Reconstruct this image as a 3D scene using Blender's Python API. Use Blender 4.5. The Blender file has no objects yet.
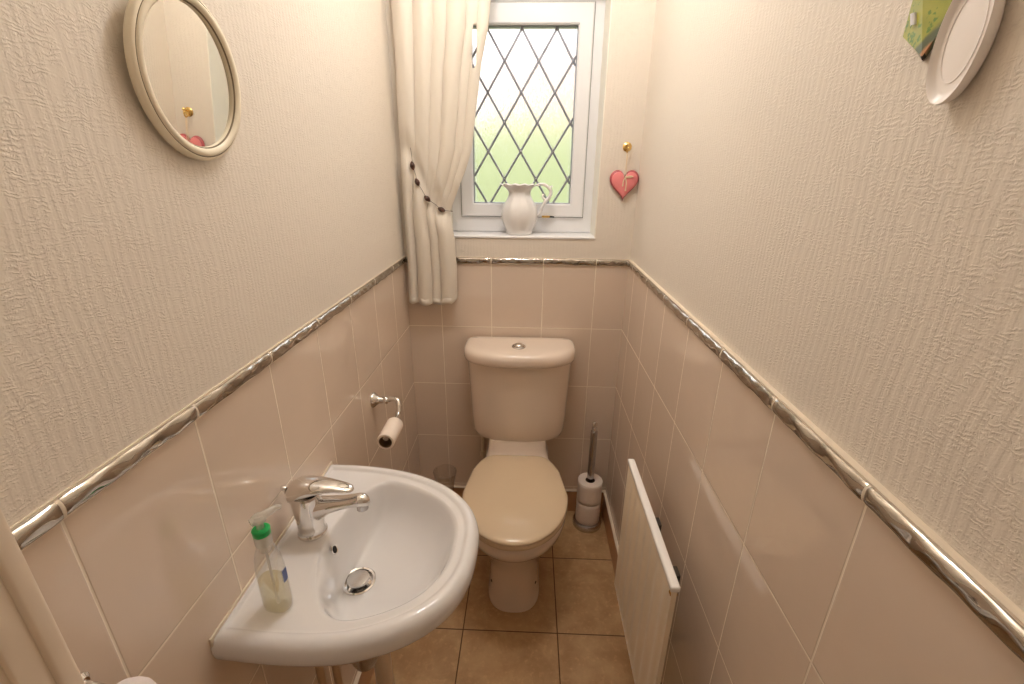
import bpy, bmesh, math, random
from mathutils import Vector, Matrix
PI = math.pi
random.seed(7)
COL = bpy.context.scene.collection
SC = bpy.context.scene

# ------------------------------------------------------------------ dimensions
W = 0.8537            # room width (left wall x=0, right wall x=W, window wall y=0)
CEIL = 2.45
REC = 0.007           # the papered right wall lies this far behind the tile face
YF = -2.25            # wall behind the camera
RAIL0, RAIL1 = 1.156, 1.180
T = Vector

# ------------------------------------------------------------------ helpers
def tag(o, label=None, cat=None, group=None, kind=None):
    if label: o['label'] = label
    if cat: o['category'] = cat
    if group: o['group'] = group
    if kind: o['kind'] = kind
    return o

def empty(name, loc, label=None, cat=None, group=None, kind=None):
    o = bpy.data.objects.new(name, None); COL.objects.link(o)
    o.location = loc; o.empty_display_size = 0.02
    return tag(o, label, cat, group, kind)

def obj(name, bm, mats, parent=None, smooth=True, angle=35, kind=None):
    """links a bmesh built in world coordinates as one mesh object"""
    me = bpy.data.meshes.new(name)
    bmesh.ops.remove_doubles(bm, verts=bm.verts, dist=1e-6)
    bmesh.ops.recalc_face_normals(bm, faces=bm.faces)
    if parent is not None:
        off = Vector((0, 0, 0)); p = parent
        while p is not None:
            off += Vector(p.location); p = p.parent
        bmesh.ops.translate(bm, verts=bm.verts, vec=-off)
    bm.to_mesh(me); bm.free()
    if not isinstance(mats, (list, tuple)): mats = [mats]
    for m in mats: me.materials.append(m)
    if smooth:
        for p in me.polygons: p.use_smooth = True
        try: me.set_sharp_from_angle(angle=math.radians(angle))
        except Exception: pass
    o = bpy.data.objects.new(name, me); COL.objects.link(o)
    if parent is not None: o.parent = parent
    if kind: o['kind'] = kind
    return o

def add_box(bm, x0, x1, y0, y1, z0, z1, bev=0, seg=2, mi=0):
    vs = [bm.verts.new((x, y, z)) for x in (x0, x1) for y in (y0, y1) for z in (z0, z1)]
    idx = [(0, 1, 3, 2), (4, 6, 7, 5), (0, 4, 5, 1), (2, 3, 7, 6), (0, 2, 6, 4), (1, 5, 7, 3)]
    fs = [bm.faces.new([vs[i] for i in f]) for f in idx]
    for f in fs: f.material_index = mi
    if bev > 0:
        es = list({e for f in fs for e in f.edges})
        r = bmesh.ops.bevel(bm, geom=es, offset=bev, segments=seg, profile=0.5, affect='EDGES')
        for f in r['faces']: f.material_index = mi
    return fs

def add_rings(bm, rings, closed=True, cap0=False, cap1=False, mi=0, loop=False):
    """rings: list of lists of points, each ring joined to the next"""
    R = [[bm.verts.new(p) for p in r] for r in rings]
    n = len(R[0]); out = []
    pairs = list(zip(R[:-1], R[1:]))
    if loop: pairs.append((R[-1], R[0]))
    for a, b in pairs:
        for i in range(n if closed else n - 1):
            j = (i + 1) % n
            try:
                f = bm.faces.new((a[i], a[j], b[j], b[i])); f.material_index = mi; out.append(f)
            except ValueError: pass
    if cap0: f = bm.faces.new(R[0][::-1]); f.material_index = mi
    if cap1: f = bm.faces.new(R[-1]); f.material_index = mi
    return out

def circ(c, r, ax_u, ax_v, n, rv=None):
    rv = r if rv is None else rv
    c = Vector(c)
    return [c + Vector(ax_u) * r * math.cos(2*PI*i/n) + Vector(ax_v) * rv * math.sin(2*PI*i/n) for i in range(n)]

def add_lathe(bm, prof, c, axis='z', n=40, cap0=True, cap1=True, mi=0):
    """prof: list of (radius, along); revolved round an axis through c"""
    c = Vector(c)
    if isinstance(axis, str):
        A = {'x': T((1, 0, 0)), 'y': T((0, 1, 0)), 'z': T((0, 0, 1))}[axis]
    else: A = Vector(axis).normalized()
    U = A.orthogonal().normalized(); V = A.cross(U)
    rings = [circ(c + A*h, max(r, 1e-5), U, V, n) for r, h in prof]
    add_rings(bm, rings, True, cap0, cap1, mi)

def add_tube(bm, pts, r, n=14, cap=True, mi=0):
    pts = [Vector(p) for p in pts]
    rs = r if isinstance(r, (list, tuple)) else [r]*len(pts)
    tang = []
    for i in range(len(pts)):
        a = pts[max(i-1, 0)]; b = pts[min(i+1, len(pts)-1)]
        tang.append((b-a).normalized())
    U = tang[0].orthogonal().normalized()
    rings = []
    for i, p in enumerate(pts):
        t = tang[i]
        U = (U - t*U.dot(t)).normalized(); V = t.cross(U)
        rings.append(circ(p, rs[i], U, V, n))
    add_rings(bm, rings, True, cap, cap, mi)

def smooth_path(ctrl, k=8):
    P = [Vector(p) for p in ctrl]; P = [P[0]*2-P[1]] + P + [P[-1]*2-P[-2]]
    out = []
    for i in range(1, len(P)-2):
        for j in range(k):
            t = j/k
            a, b, c, d = P[i-1], P[i], P[i+1], P[i+2]
            out.append(0.5*((2*b) + (c-a)*t + (2*a-5*b+4*c-d)*t*t + (3*b-a-3*c+d)*t**3))
    out.append(P[-2])
    return out

def lerp_tab(tab, z):
    """tab sorted by descending or ascending key"""
    tab = sorted(tab)
    if z <= tab[0][0]: return tab[0][1]
    for (a, va), (b, vb) in zip(tab[:-1], tab[1:]):
        if z <= b:
            t = (z-a)/(b-a); return va + (vb-va)*t
    return tab[-1][1]

def spow(v, e): return math.copysign(abs(v)**e, v)

def srgb(r, g, b):
    f = lambda c: ((c/255+0.055)/1.055)**2.4 if c/255 > 0.04045 else c/255/12.92
    return (f(r), f(g), f(b), 1)

# ------------------------------------------------------------------ materials
class N:
    """small node-graph writer"""
    def __init__(self, name):
        self.m = bpy.data.materials.new(name); self.m.use_nodes = True
        self.t = self.m.node_tree; self.t.nodes.clear()
        self.out = self.t.nodes.new('ShaderNodeOutputMaterial')
    def add(self, typ, **kw):
        n = self.t.nodes.new(typ)
        for k, v in kw.items(): setattr(n, k, v)
        return n
    def link(self, a, b): self.t.links.new(a, b)
    def val(self, sock, v):
        if hasattr(v, 'is_output') or isinstance(v, bpy.types.NodeSocket): self.link(v, sock)
        else: sock.default_value = v
    def math(self, op, a, b=None, c=None):
        n = self.add('ShaderNodeMath', operation=op)
        self.val(n.inputs[0], a)
        if b is not None: self.val(n.inputs[1], b)
        if c is not None: self.val(n.inputs[2], c)
        return n.outputs[0]
    def coords(self):
        tc = self.add('ShaderNodeTexCoord')
        return tc.outputs['Object']
    def sep(self, v):
        s = self.add('ShaderNodeSeparateXYZ'); self.link(v, s.inputs[0]); return s.outputs
    def noise(self, vec, scale, detail=2, rough=0.5, dist=0.0, out='Fac', vscale=None):
        if vscale is not None:
            mp = self.add('ShaderNodeMapping'); self.link(vec, mp.inputs['Vector']); mp.inputs['Scale'].default_value = vscale
            vec = mp.outputs[0]
        n = self.add('ShaderNodeTexNoise'); self.link(vec, n.inputs['Vector'])
        n.inputs['Scale'].default_value = scale; n.inputs['Detail'].default_value = detail
        n.inputs['Roughness'].default_value = rough; n.inputs['Distortion'].default_value = dist
        return n.outputs[out]
    def mix(self, f, a, b):
        n = self.add('ShaderNodeMix', data_type='RGBA')
        self.val(n.inputs[0], f); self.val(n.inputs[6], a); self.val(n.inputs[7], b)
        return n.outputs[2]
    def ramp(self, f, a, b, lo=0.0, hi=1.0, smooth=True):
        n = self.add('ShaderNodeMapRange'); n.interpolation_type = 'SMOOTHSTEP' if smooth else 'LINEAR'
        self.val(n.inputs['Value'], f)
        n.inputs['From Min'].default_value = a; n.inputs['From Max'].default_value = b
        n.inputs['To Min'].default_value = lo; n.inputs['To Max'].default_value = hi
        return n.outputs[0]
    def bump(self, h, strength=1.0, dist=0.001, normal=None):
        n = self.add('ShaderNodeBump'); n.inputs['Strength'].default_value = strength
        n.inputs['Distance'].default_value = dist; self.link(h, n.inputs['Height'])
        if normal is not None: self.link(normal, n.inputs['Normal'])
        return n.outputs[0]
    def bsdf(self, color=None, rough=0.5, metal=0.0, normal=None, **kw):
        n = self.add('ShaderNodeBsdfPrincipled')
        if color is not None: self.val(n.inputs['Base Color'], color)
        self.val(n.inputs['Roughness'], rough); self.val(n.inputs['Metallic'], metal)
        if normal is not None: self.link(normal, n.inputs['Normal'])
        for k, v in kw.items(): self.val(n.inputs[k.replace('_', ' ')], v)
        return n
    def done(self, shader):
        self.link(shader, self.out.inputs['Surface']); return self.m

def simple(name, col, rough=0.5, metal=0.0, var=0.04, vs=18, bump=0.0, **kw):
    g = N(name); v = g.coords(); nz = g.noise(v, vs, 3)
    dark = tuple(c*(1-var) for c in col[:3]) + (1,)
    lite = tuple(min(1, c*(1+var)) for c in col[:3]) + (1,)
    c = g.mix(nz, dark, lite)
    nm = g.bump(g.noise(v, vs*12, 3), 0.5, bump) if bump > 0 else None
    return g.done(g.bsdf(c, rough, metal, nm, **kw).outputs[0])

def grid_dist(g, coord, u0, pitch):
    t = g.math('DIVIDE', g.math('SUBTRACT', coord, u0), pitch)
    f = g.math('FRACT', g.math('ADD', t, 0.5))
    return g.math('MULTIPLY', g.math('ABSOLUTE', g.math('SUBTRACT', f, 0.5)), pitch)

def tile_mat(name, axis, u0):
    g = N(name); v = g.coords(); s = g.sep(v)
    du = grid_dist(g, s[axis], u0, 0.2); dv = grid_dist(g, s[2], 0.9006, 0.2562)
    d = g.math('MINIMUM', du, dv)
    grout = g.ramp(d, 0.0013, 0.0019, 1.0, 0.0)
    cloud = g.noise(v, 5.0, 4, 0.6)
    tile = g.mix(cloud, TILE_A, TILE_B)
    col = g.mix(grout, tile, GROUT)
    ripple = g.noise(v, 26.0, 1, 0.4, 0.4)
    n1 = g.bump(ripple, 0.40, 0.0010)
    edge = g.ramp(d, 0.0006, 0.0032)
    n2 = g.bump(edge, 0.8, 0.0008, n1)
    rough = g.math('ADD', g.math('MULTIPLY', grout, 0.55), 0.07)
    b = g.bsdf(col, rough, 0.0, n2)
    b.inputs['Specular IOR Level'].default_value = 0.75
    return g.done(b.outputs[0])

TILE_A = srgb(216, 198, 181); TILE_B = srgb(224, 206, 189); GROUT = srgb(238, 226, 208)

def paper_mat(name, axis):
    """embossed wallpaper: upright bands crossed by short wavy ridges"""
    g = N(name); v = g.coords(); s = g.sep(v)
    u = s[axis]; z = s[2]
    cb = g.add('ShaderNodeCombineXYZ'); g.link(u, cb.inputs[0]); g.link(z, cb.inputs[1])
    p = cb.outputs[0]
    warp = g.noise(p, 70.0, 3, 0.6)
    warp2 = g.noise(p, 14.0, 2, 0.5, vscale=(1.0, 0.3, 1))
    ph = g.math('ADD', g.math('MULTIPLY', z, 1250.0), g.math('MULTIPLY', warp, 26.0))
    sq = g.ramp(g.math('SINE', ph), -0.6, 0.9)
    band = g.math('SINE', g.math('ADD', g.math('MULTIPLY', u, 520.0), g.math('MULTIPLY', warp2, 22.0)))
    bandm = g.ramp(band, -0.8, 0.7)
    cut = g.ramp(g.noise(p, 45.0, 3, 0.6), 0.35, 0.62)
    h = g.math('ADD', g.math('MULTIPLY', sq, g.math('MULTIPLY', cut, 0.55)), g.math('MULTIPLY', bandm, 0.30))
    fine = g.noise(p, 260.0, 3, 0.6)
    h = g.math('ADD', h, g.math('MULTIPLY', fine, 0.5))
    n1 = g.bump(h, 0.75, 0.0010)
    col = g.mix(g.noise(p, 3.0, 3), PAPER_A, PAPER_B)
    b = g.bsdf(col, 0.55, 0.0, n1)
    b.inputs['Specular IOR Level'].default_value = 0.25
    return g.done(b.outputs[0])
PAPER_A = srgb(223, 214, 202); PAPER_B = srgb(228, 219, 207)

def floor_mat():
    g = N('floor_tiles'); v = g.coords(); s = g.sep(v)
    d = g.math('MINIMUM', grid_dist(g, s[0], 0.602, 0.3263), grid_dist(g, s[1], -0.617, 0.3263))
    grout = g.ramp(d, 0.0014, 0.0024, 1.0, 0.0)
    n1 = g.noise(v, 9.0, 6, 0.65, 0.3); n2 = g.noise(v, 55.0, 4, 0.6)
    c = g.mix(g.ramp(n1, 0.3, 0.7), srgb(166, 130, 90), srgb(192, 158, 116))
    c = g.mix(g.ramp(n2, 0.5, 0.75, 0, 0.5), c, srgb(214, 174, 130))
    c = g.mix(grout, c, srgb(92, 62, 38))
    nm = g.bump(g.ramp(d, 0.001, 0.004), 0.8, 0.0012, g.bump(n2, 0.25, 0.0006))
    return g.done(g.bsdf(c, g.math('ADD', g.math('MULTIPLY', grout, 0.4), 0.34), 0.0, nm).outputs[0])

def glass_mat(name, rough=0.0, col=(1, 1, 1, 1), ior=1.45):
    g = N(name); b = g.bsdf(col, rough, 0.0)
    b.inputs['Transmission Weight'].default_value = 1.0; b.inputs['IOR'].default_value = ior
    return g.done(b.outputs[0])

def textured_glass():
    g = N('obscured_glass'); v = g.coords()
    h1 = g.noise(v, 1.0, 3, 0.6, vscale=(150.0, 10.0, 6.0))
    h2 = g.noise(v, 1.0, 2, 0.5, vscale=(420.0, 20.0, 45.0))
    nm = g.bump(g.math('ADD', h1, g.math('MULTIPLY', h2, 0.4)), 1.0, 0.0050)
    b = g.bsdf((0.97, 0.98, 0.98, 1), 0.27, 0.0, nm)
    b.inputs['Transmission Weight'].default_value = 1.0; b.inputs['IOR'].default_value = 1.35
    return g.done(b.outputs[0])

def emit(name, col, s):
    g = N(name); e = g.add('ShaderNodeEmission'); e.inputs[0].default_value = col; e.inputs[1].default_value = s
    return g.done(e.outputs[0])

def fabric():
    g = N('curtain_fabric'); v = g.coords()
    w = g.noise(v, 1.0, 2, 0.5, vscale=(900, 900, 900))
    nm = g.bump(w, 0.2, 0.0004)
    c = g.mix(g.noise(v, 6, 2), srgb(233, 225, 212), srgb(240, 232, 220))
    b = g.bsdf(c, 0.6, 0.0, nm); b.inputs['Sheen Weight'].default_value = 0.25
    tr = g.add('ShaderNodeBsdfTranslucent'); g.link(c, tr.inputs[0])
    mx = g.add('ShaderNodeMixShader'); mx.inputs[0].default_value = 0.22
    g.link(b.outputs[0], mx.inputs[1]); g.link(tr.outputs[0], mx.inputs[2])
    return g.done(mx.outputs[0])

M = {}
M['tileL'] = tile_mat('wall_tiles_left', 1, -1.1786)
M['tileR'] = tile_mat('wall_tiles_right', 1, -1.1145)
M['tileB'] = tile_mat('wall_tiles_back', 0, 0.1334)
M['paperY'] = paper_mat('wallpaper_side', 1)
M['paperX'] = paper_mat('wallpaper_back', 0)
M['floor'] = floor_mat()
M['skirt'] = simple('skirting_tile', srgb(184, 138, 96), 0.35, var=0.08, vs=20)
M['cap'] = simple('grout_bead', srgb(226, 212, 192), 0.5)
M['ceil'] = simple('ceiling_paint', srgb(240, 232, 220), 0.8)
M['upvc'] = simple('white_upvc', srgb(234, 234, 236), 0.28, var=0.01)
M['paint'] = simple('cream_gloss_paint', srgb(222, 206, 186), 0.35, var=0.02)
M['reveal'] = simple('white_reveal_paint', srgb(238, 234, 222), 0.5, var=0.01)
M['lead'] = simple('lead_strip', srgb(138, 140, 148), 0.45, 0.4, var=0.15, vs=90)
def thin_clear(name, tint, gl=0.10, milky=0.0):
    g = N(name); tr = g.add('ShaderNodeBsdfTransparent'); tr.inputs[0].default_value = tint
    gs = g.add('ShaderNodeBsdfGlossy'); gs.inputs['Roughness'].default_value = 0.05
    lw = g.add('ShaderNodeLayerWeight'); lw.inputs[0].default_value = 0.35
    f = g.math('ADD', g.math('MULTIPLY', lw.outputs['Facing'], 0.45), gl)
    mx = g.add('ShaderNodeMixShader'); g.link(f, mx.inputs[0]); g.link(tr.outputs[0], mx.inputs[1]); g.link(gs.outputs[0], mx.inputs[2])
    out = mx.outputs[0]
    if milky:
        df = g.add('ShaderNodeBsdfTranslucent'); df.inputs[0].default_value = tint
        d2 = g.add('ShaderNodeBsdfDiffuse'); d2.inputs[0].default_value = tint
        a_ = g.add('ShaderNodeMixShader'); a_.inputs[0].default_value = 0.5; g.link(df.outputs[0], a_.inputs[1]); g.link(d2.outputs[0], a_.inputs[2])
        m2 = g.add('ShaderNodeMixShader'); m2.inputs[0].default_value = milky; g.link(out, m2.inputs[1]); g.link(a_.outputs[0], m2.inputs[2]); out = m2.outputs[0]
    return g.done(out)
M['glass'] = textured_glass()
M['chrome'] = simple('chrome', (0.78, 0.76, 0.74, 1), 0.06, 1.0, var=0.01)
M['railchrome'] = simple('mirrored_glaze_silver', (0.48, 0.44, 0.39, 1), 0.07, 1.0, var=0.04, vs=60)
M['satin'] = simple('satin_chrome', (0.55, 0.54, 0.54, 1), 0.25, 1.0, var=0.02)
M['darkhole'] = simple('dark_hole', srgb(28, 24, 22), 0.7)
M['ceramic'] = simple('white_ceramic', srgb(228, 226, 226), 0.07, var=0.006, Coat_Weight=0.3)
M['wcceramic'] = simple('cream_ceramic', srgb(234, 219, 205), 0.09, var=0.006, Coat_Weight=0.3)
M['seat'] = simple('beige_seat_plastic', srgb(221, 200, 170), 0.14, var=0.015)
M['paper'] = simple('toilet_paper', srgb(240, 226, 214), 0.9, var=0.03, vs=60, bump=0.0006)
M['card'] = simple('cardboard_core', srgb(120, 92, 66), 0.85)
M['radpaint'] = simple('radiator_enamel', srgb(236, 222, 200), 0.3, var=0.02)
M['radtop'] = simple('radiator_trim_enamel', srgb(246, 243, 240), 0.25, var=0.01)
M['steel_dark'] = simple('dark_bracket_steel', srgb(70, 62, 55), 0.5, 0.5)
M['brass'] = simple('polished_brass', (0.83, 0.58, 0.22, 1), 0.18, 1.0, var=0.03)
M['black'] = simple('black_plastic', srgb(28, 26, 24), 0.4)
M['heart'] = simple('pink_glazed_ceramic', srgb(224, 132, 134), 0.3, var=0.12, vs=40)
M['heartedge'] = simple('deep_rose_glaze', srgb(168, 74, 80), 0.35, var=0.1, vs=40)
M['string'] = simple('cream_cord', srgb(226, 206, 176), 0.8)
M['bead'] = simple('dark_brown_beads', srgb(66, 36, 26), 0.3)
M['jug'] = simple('white_glazed_jug', srgb(230, 228, 227), 0.16, var=0.015, vs=50)
M['frame'] = simple('cream_distressed_paint', srgb(234, 224, 202), 0.42, var=0.06, vs=45)
M['framegroove'] = simple('antiqued_groove', srgb(134, 120, 96), 0.6, var=0.15, vs=60)
M['mirror'] = simple('mirror_silvering', (0.86, 0.85, 0.80, 1), 0.01, 1.0, var=0.0)
M['fabric'] = fabric()
M['towel'] = simple('white_towelling', srgb(236, 226, 224), 0.95, var=0.06, vs=120, bump=0.002)
M['clear'] = thin_clear('clear_glass', (0.99, 0.99, 0.99, 1), 0.09)
M['soapbottle'] = thin_clear('clear_bottle_plastic', (0.99, 0.99, 0.99, 1), 0.02)
M['soap'] = thin_clear('pale_yellow_soap', (0.99, 0.965, 0.82, 1), 0.01, 0.12)
M['pumpclear'] = thin_clear('milky_pump_plastic', (0.95, 0.94, 0.92, 1), 0.04, 0.30)
M['green'] = simple('green_collar_plastic', srgb(20, 170, 84), 0.35)
M['bluelabel'] = simple('blue_print_label', srgb(70, 92, 150), 0.4)
M['whitelabel'] = simple('white_print_label', srgb(225, 225, 228), 0.4)
M['whitepipe'] = simple('white_waste_pipe', srgb(214, 196, 172), 0.35)
M['copper'] = simple('painted_copper_pipe', srgb(196, 166, 130), 0.35)
M['plate'] = simple('cream_white_plaque', srgb(244, 238, 234), 0.3, var=0.02)
M['grass'] = simple('lawn', srgb(158, 164, 126), 0.9, var=0.25, vs=2)
M['hedge'] = simple('hedge_leaves', srgb(152, 158, 114), 0.8, var=0.4, vs=6)
M['brick'] = simple('orange_brick', srgb(222, 184, 166), 0.85, var=0.15, vs=5)
M['rooftile'] = simple('brown_roof_tiles', srgb(200, 182, 172), 0.85, var=0.12, vs=4)
M['lampglass'] = emit('lit_lamp_glass', (1.0, 0.965, 0.93, 1), 92.0)

# ------------------------------------------------------------------ the room
def wall_panel(name, kind, mats, x0, x1, y0, y1, rec=0.0):
    """solid wall slab with a tiled lower part (material 0) and papered upper part (1)"""
    bm = bmesh.new()
    add_box(bm, x0, x1, y0, y1, 0, RAIL0 + 0.004, mi=0)
    add_box(bm, x0 + rec, x1, y0, y1, RAIL0 + 0.004, CEIL, mi=1)
    return obj(name, bm, mats, smooth=False, kind='structure')

wall_panel('wall_left', 0, [M['tileL'], M['paperY']], -0.12, 0.0, YF, 0.0)
wall_panel('wall_right', 0, [M['tileR'], M['paperY']], W, W + 0.12, YF, 0.0, REC)
bm = bmesh.new(); add_box(bm, -0.12, W + 0.12, YF - 0.12, YF, 0, CEIL)
obj('wall_front', bm, M['paperX'], smooth=False, kind='structure')
# window wall with its opening
WX0, WX1, WZ0, WZ1, WD = 0.168, 0.722, 1.256, 2.09, 0.28
bm = bmesh.new()
add_box(bm, -0.12, W + 0.12, 0, WD, 0, RAIL0 + 0.004, mi=0)
add_box(bm, -0.12, W + 0.12, 0, WD, RAIL0 + 0.004, WZ0, mi=1)
add_box(bm, -0.12, WX0, 0, WD, WZ0, WZ1, mi=1)
add_box(bm, WX1, W + 0.12, 0, WD, WZ0, WZ1, mi=1)
add_box(bm, -0.12, W + 0.12, 0, WD, WZ1, CEIL, mi=1)
obj('wall_back', bm, [M['tileB'], M['paperX']], smooth=False, kind='structure')
bm = bmesh.new(); add_box(bm, -0.12, W + 0.12, YF - 0.12, 0.0, -0.1, 0)
obj('floor', bm, M['floor'], smooth=False, kind='structure')
bm = bmesh.new(); add_box(bm, -0.12, W + 0.12, YF - 0.12, WD, CEIL, CEIL + 0.1)
obj('ceiling', bm, M['ceil'], smooth=False, kind='structure')

# skirting tiles, 11 cm high with a pale grout bead on top
for nm, b in (('baseboard_back', (0.001, W - 0.001, -0.011, 0)), ('baseboard_right', (W - 0.011, W, -2.2, -0.012)),
              ('baseboard_left', (0, 0.011, -1.42, -0.012))):
    bm = bmesh.new()
    add_box(bm, b[0], b[1], b[2], b[3], 0, 0.112, mi=0)
    add_box(bm, b[0] - (0.0015 if 'right' in nm else 0), b[1] + (0.0015 if 'left' in nm else 0),
            b[2] - (0.0015 if 'back' in nm else 0), b[3], 0.112, 0.1165, bev=0.0015, mi=1)
    obj(nm, bm, [M['skirt'], M['cap']], smooth=False, kind='structure')

# silver wavy border tiles above the wall tiles
def rail(name, start, direction, length, joints, out, rec=0.0):
    """half-round border tiles: start point, unit direction, joints at distances; out = wall normal"""
    bm = bmesh.new(); S = Vector(start); D = Vector(direction); O = Vector(out); Z = Vector((0, 0, 1))
    cuts = sorted(set([0.0] + [j for j in joints if 0.01 < j < length - 0.01] + [length]))
    h = RAIL1 - RAIL0
    for ci, (a, b) in enumerate(zip(cuts[:-1], cuts[1:])):
        a2, b2 = a + (0.002 if ci > 0 else 0), b - (0.002 if ci < len(cuts)-2 else 0)
        n = max(4, int((b2-a2)/0.004)); rings = []
        for i in range(n+1):
            s = a2 + (b2-a2)*i/n
            edge = min(1.0, (min(s-a2, b2-s) + 0.0008)/0.004)
            edge = math.sqrt(max(0, 1-(1-edge)**2))
            w1 = math.sin(s*60 + ci*1.3) ; w2 = math.sin(s*97 + 2.1 + ci*0.7)
            lift = 0.0010*w1 + 0.0005*w2
            ring = []
            for k in range(15):
                ang = PI*k/14
                zz = -math.cos(ang)                       # -1 .. 1 over the height
                prot = math.sin(ang)**0.75
                bulge = 1.0 + 0.085*math.sin(s*80 + zz*2.6 + ci) + 0.045*math.sin(s*185 - zz*3 + ci*2)
                pz = RAIL0 + h*0.5 + zz*h*0.5*(0.90 + 0.10*edge) + lift*prot*0.9
                ring.append(S + D*s + O*(0.0005 + 0.0085*prot*bulge*(0.72 + 0.28*edge)) + Z*pz)
            rings.append(ring)
        add_rings(bm, rings, closed=False)
        for r in (rings[0], rings[-1]):
            bm.faces.new([bm.verts.new(p) for p in r])
    # grout in the joints and along both edges
    def strip(s0, s1, z0, z1, t):
        vs = []
        p = [S + D*s + O*o + Z*z for s in (s0, s1) for o in (-rec, t) for z in (z0, z1)]
        v = [bm.verts.new(q) for q in p]
        for f in [(0, 1, 3, 2), (4, 6, 7, 5), (0, 4, 5, 1), (2, 3, 7, 6), (0, 2, 6, 4), (1, 5, 7, 3)]:
            bm.faces.new([v[i] for i in f]).material_index = 1
    strip(0, length, RAIL1 - 0.001, RAIL1 + 0.0022, 0.003)
    strip(0, length, RAIL0 - 0.0015, RAIL0 + 0.001, 0.0025)
    for c in cuts[1:-1]:
        rings = []
        for s in (c-0.0022, c, c+0.0022):
            e = 0.9 if s != c else 1.0
            rings.append([S + D*s + O*(0.0005+0.0080*e*math.sin(PI*k/14)**0.75) + Z*(RAIL0+h*0.5-math.cos(PI*k/14)*h*0.5*0.99) for k in range(15)])
        add_rings(bm, rings, closed=False, mi=1)
    return obj(name, bm, [M['railchrome'], M['cap']], angle=60, kind='structure')
rail('trim_1', (0, 0, 0), (0, -1, 0), 1.428, [1.1786 - 0.2*k for k in range(6)] + [1.3786], (1, 0, 0))
rail('trim_2', (0, 0, 0), (1, 0, 0), W, [0.1334 + 0.2*k for k in range(4)], (0, -1, 0))
rail('trim_3', (W, 0, 0), (0, -1, 0), 2.2, [1.1145 + 0.2*k for k in range(-5, 6)], (-1, 0, 0), REC + 0.001)

# door frame at the left, beside the camera
bm = bmesh.new()
add_box(bm, 0, 0.030, -1.456, -1.436, 0, 2.05, bev=0.005, seg=4)
add_box(bm, 0, 0.026, -1.480, -1.450, 0, 2.05, bev=0.003, seg=3)
add_box(bm, 0, 0.022, -1.62, -1.470, 0, 2.05, bev=0.003)
add_box(bm, 0.018, 0.034, -1.535, -1.500, 0, 2.05, bev=0.003)
obj('door_1', bm, M['paint'], kind='structure')

# ------------------------------------------------------------------ window
win = empty('window_1', (0.45, 0.13, WZ0), kind='structure')
FY = 0.125                                    # inner face of the outer frame
bm = bmesh.new()
def frame_ring(bm, x0, x1, z0, z1, ix0, ix1, iz0, iz1, y0, y1, bev, mi=0):
    """mitred rectangular ring"""
    o = [(x0, z0), (x1, z0), (x1, z1), (x0, z1)]; i = [(ix0, iz0), (ix1, iz0), (ix1, iz1), (ix0, iz1)]
    def rr(P, y): return [Vector((a, y, b)) for a, b in P]
    def shrink(P, d, s):
        cx = (P[0][0]+P[1][0])/2; cz = (P[0][1]+P[2][1])/2
        return [(a + s*d*(1 if a < cx else -1), b + s*d*(1 if b < cz else -1)) for a, b in P]
    rings = [rr(o, y1), rr(o, y0+bev), rr(shrink(o, bev, 1), y0), rr(shrink(i, bev, -1), y0), rr(i, y0+bev), rr(i, y1)]
    R = [[bm.verts.new(p) for p in r] for r in rings]
    for a, b in zip(R, R[1:] + R[:1]):
        for k in range(4):
            bm.faces.new((a[k], a[(k+1) % 4], b[(k+1) % 4], b[k])).material_index = mi
frame_ring(bm, WX0+0.001, WX1-0.001, WZ0+0.006, WZ1-0.001, 0.222, 0.672, 1.334, 2.018, FY, FY+0.065, 0.003)
obj('window_frame', bm, M['upvc'], win, smooth=False)
bm = bmesh.new()
frame_ring(bm, 0.2085, 0.6835, 1.3215, 2.0275, 0.257, 0.632, 1.371, 1.962, FY-0.012, FY+0.05, 0.005)
sash = obj('window_sash', bm, M['upvc'], win, smooth=False)
bm = bmesh.new()   # dark gasket line round the sash
frame_ring(bm, 0.2065, 0.6855, 1.3195, 2.0295, 0.212, 0.680, 1.325, 2.024, FY-0.002, FY+0.02, 0.0005)
obj('gasket', bm, M['black'], win, smooth=False)
bm = bmesh.new()   # narrow glazing bead and black seal at the top
frame_ring(bm, 0.2568, 0.6322, 1.3708, 1.9622, 0.2595, 0.6295, 1.3735, 1.9590, FY+0.004, FY+0.03, 0.0005)
obj('glazing_seal', bm, M['lead'], win, smooth=False)
bm = bmesh.new(); add_box(bm, 0.255, 0.634, FY+0.018, FY+0.022, 1.369, 1.964)
obj('glass_pane', bm, M['glass'], win, smooth=False)
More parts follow.
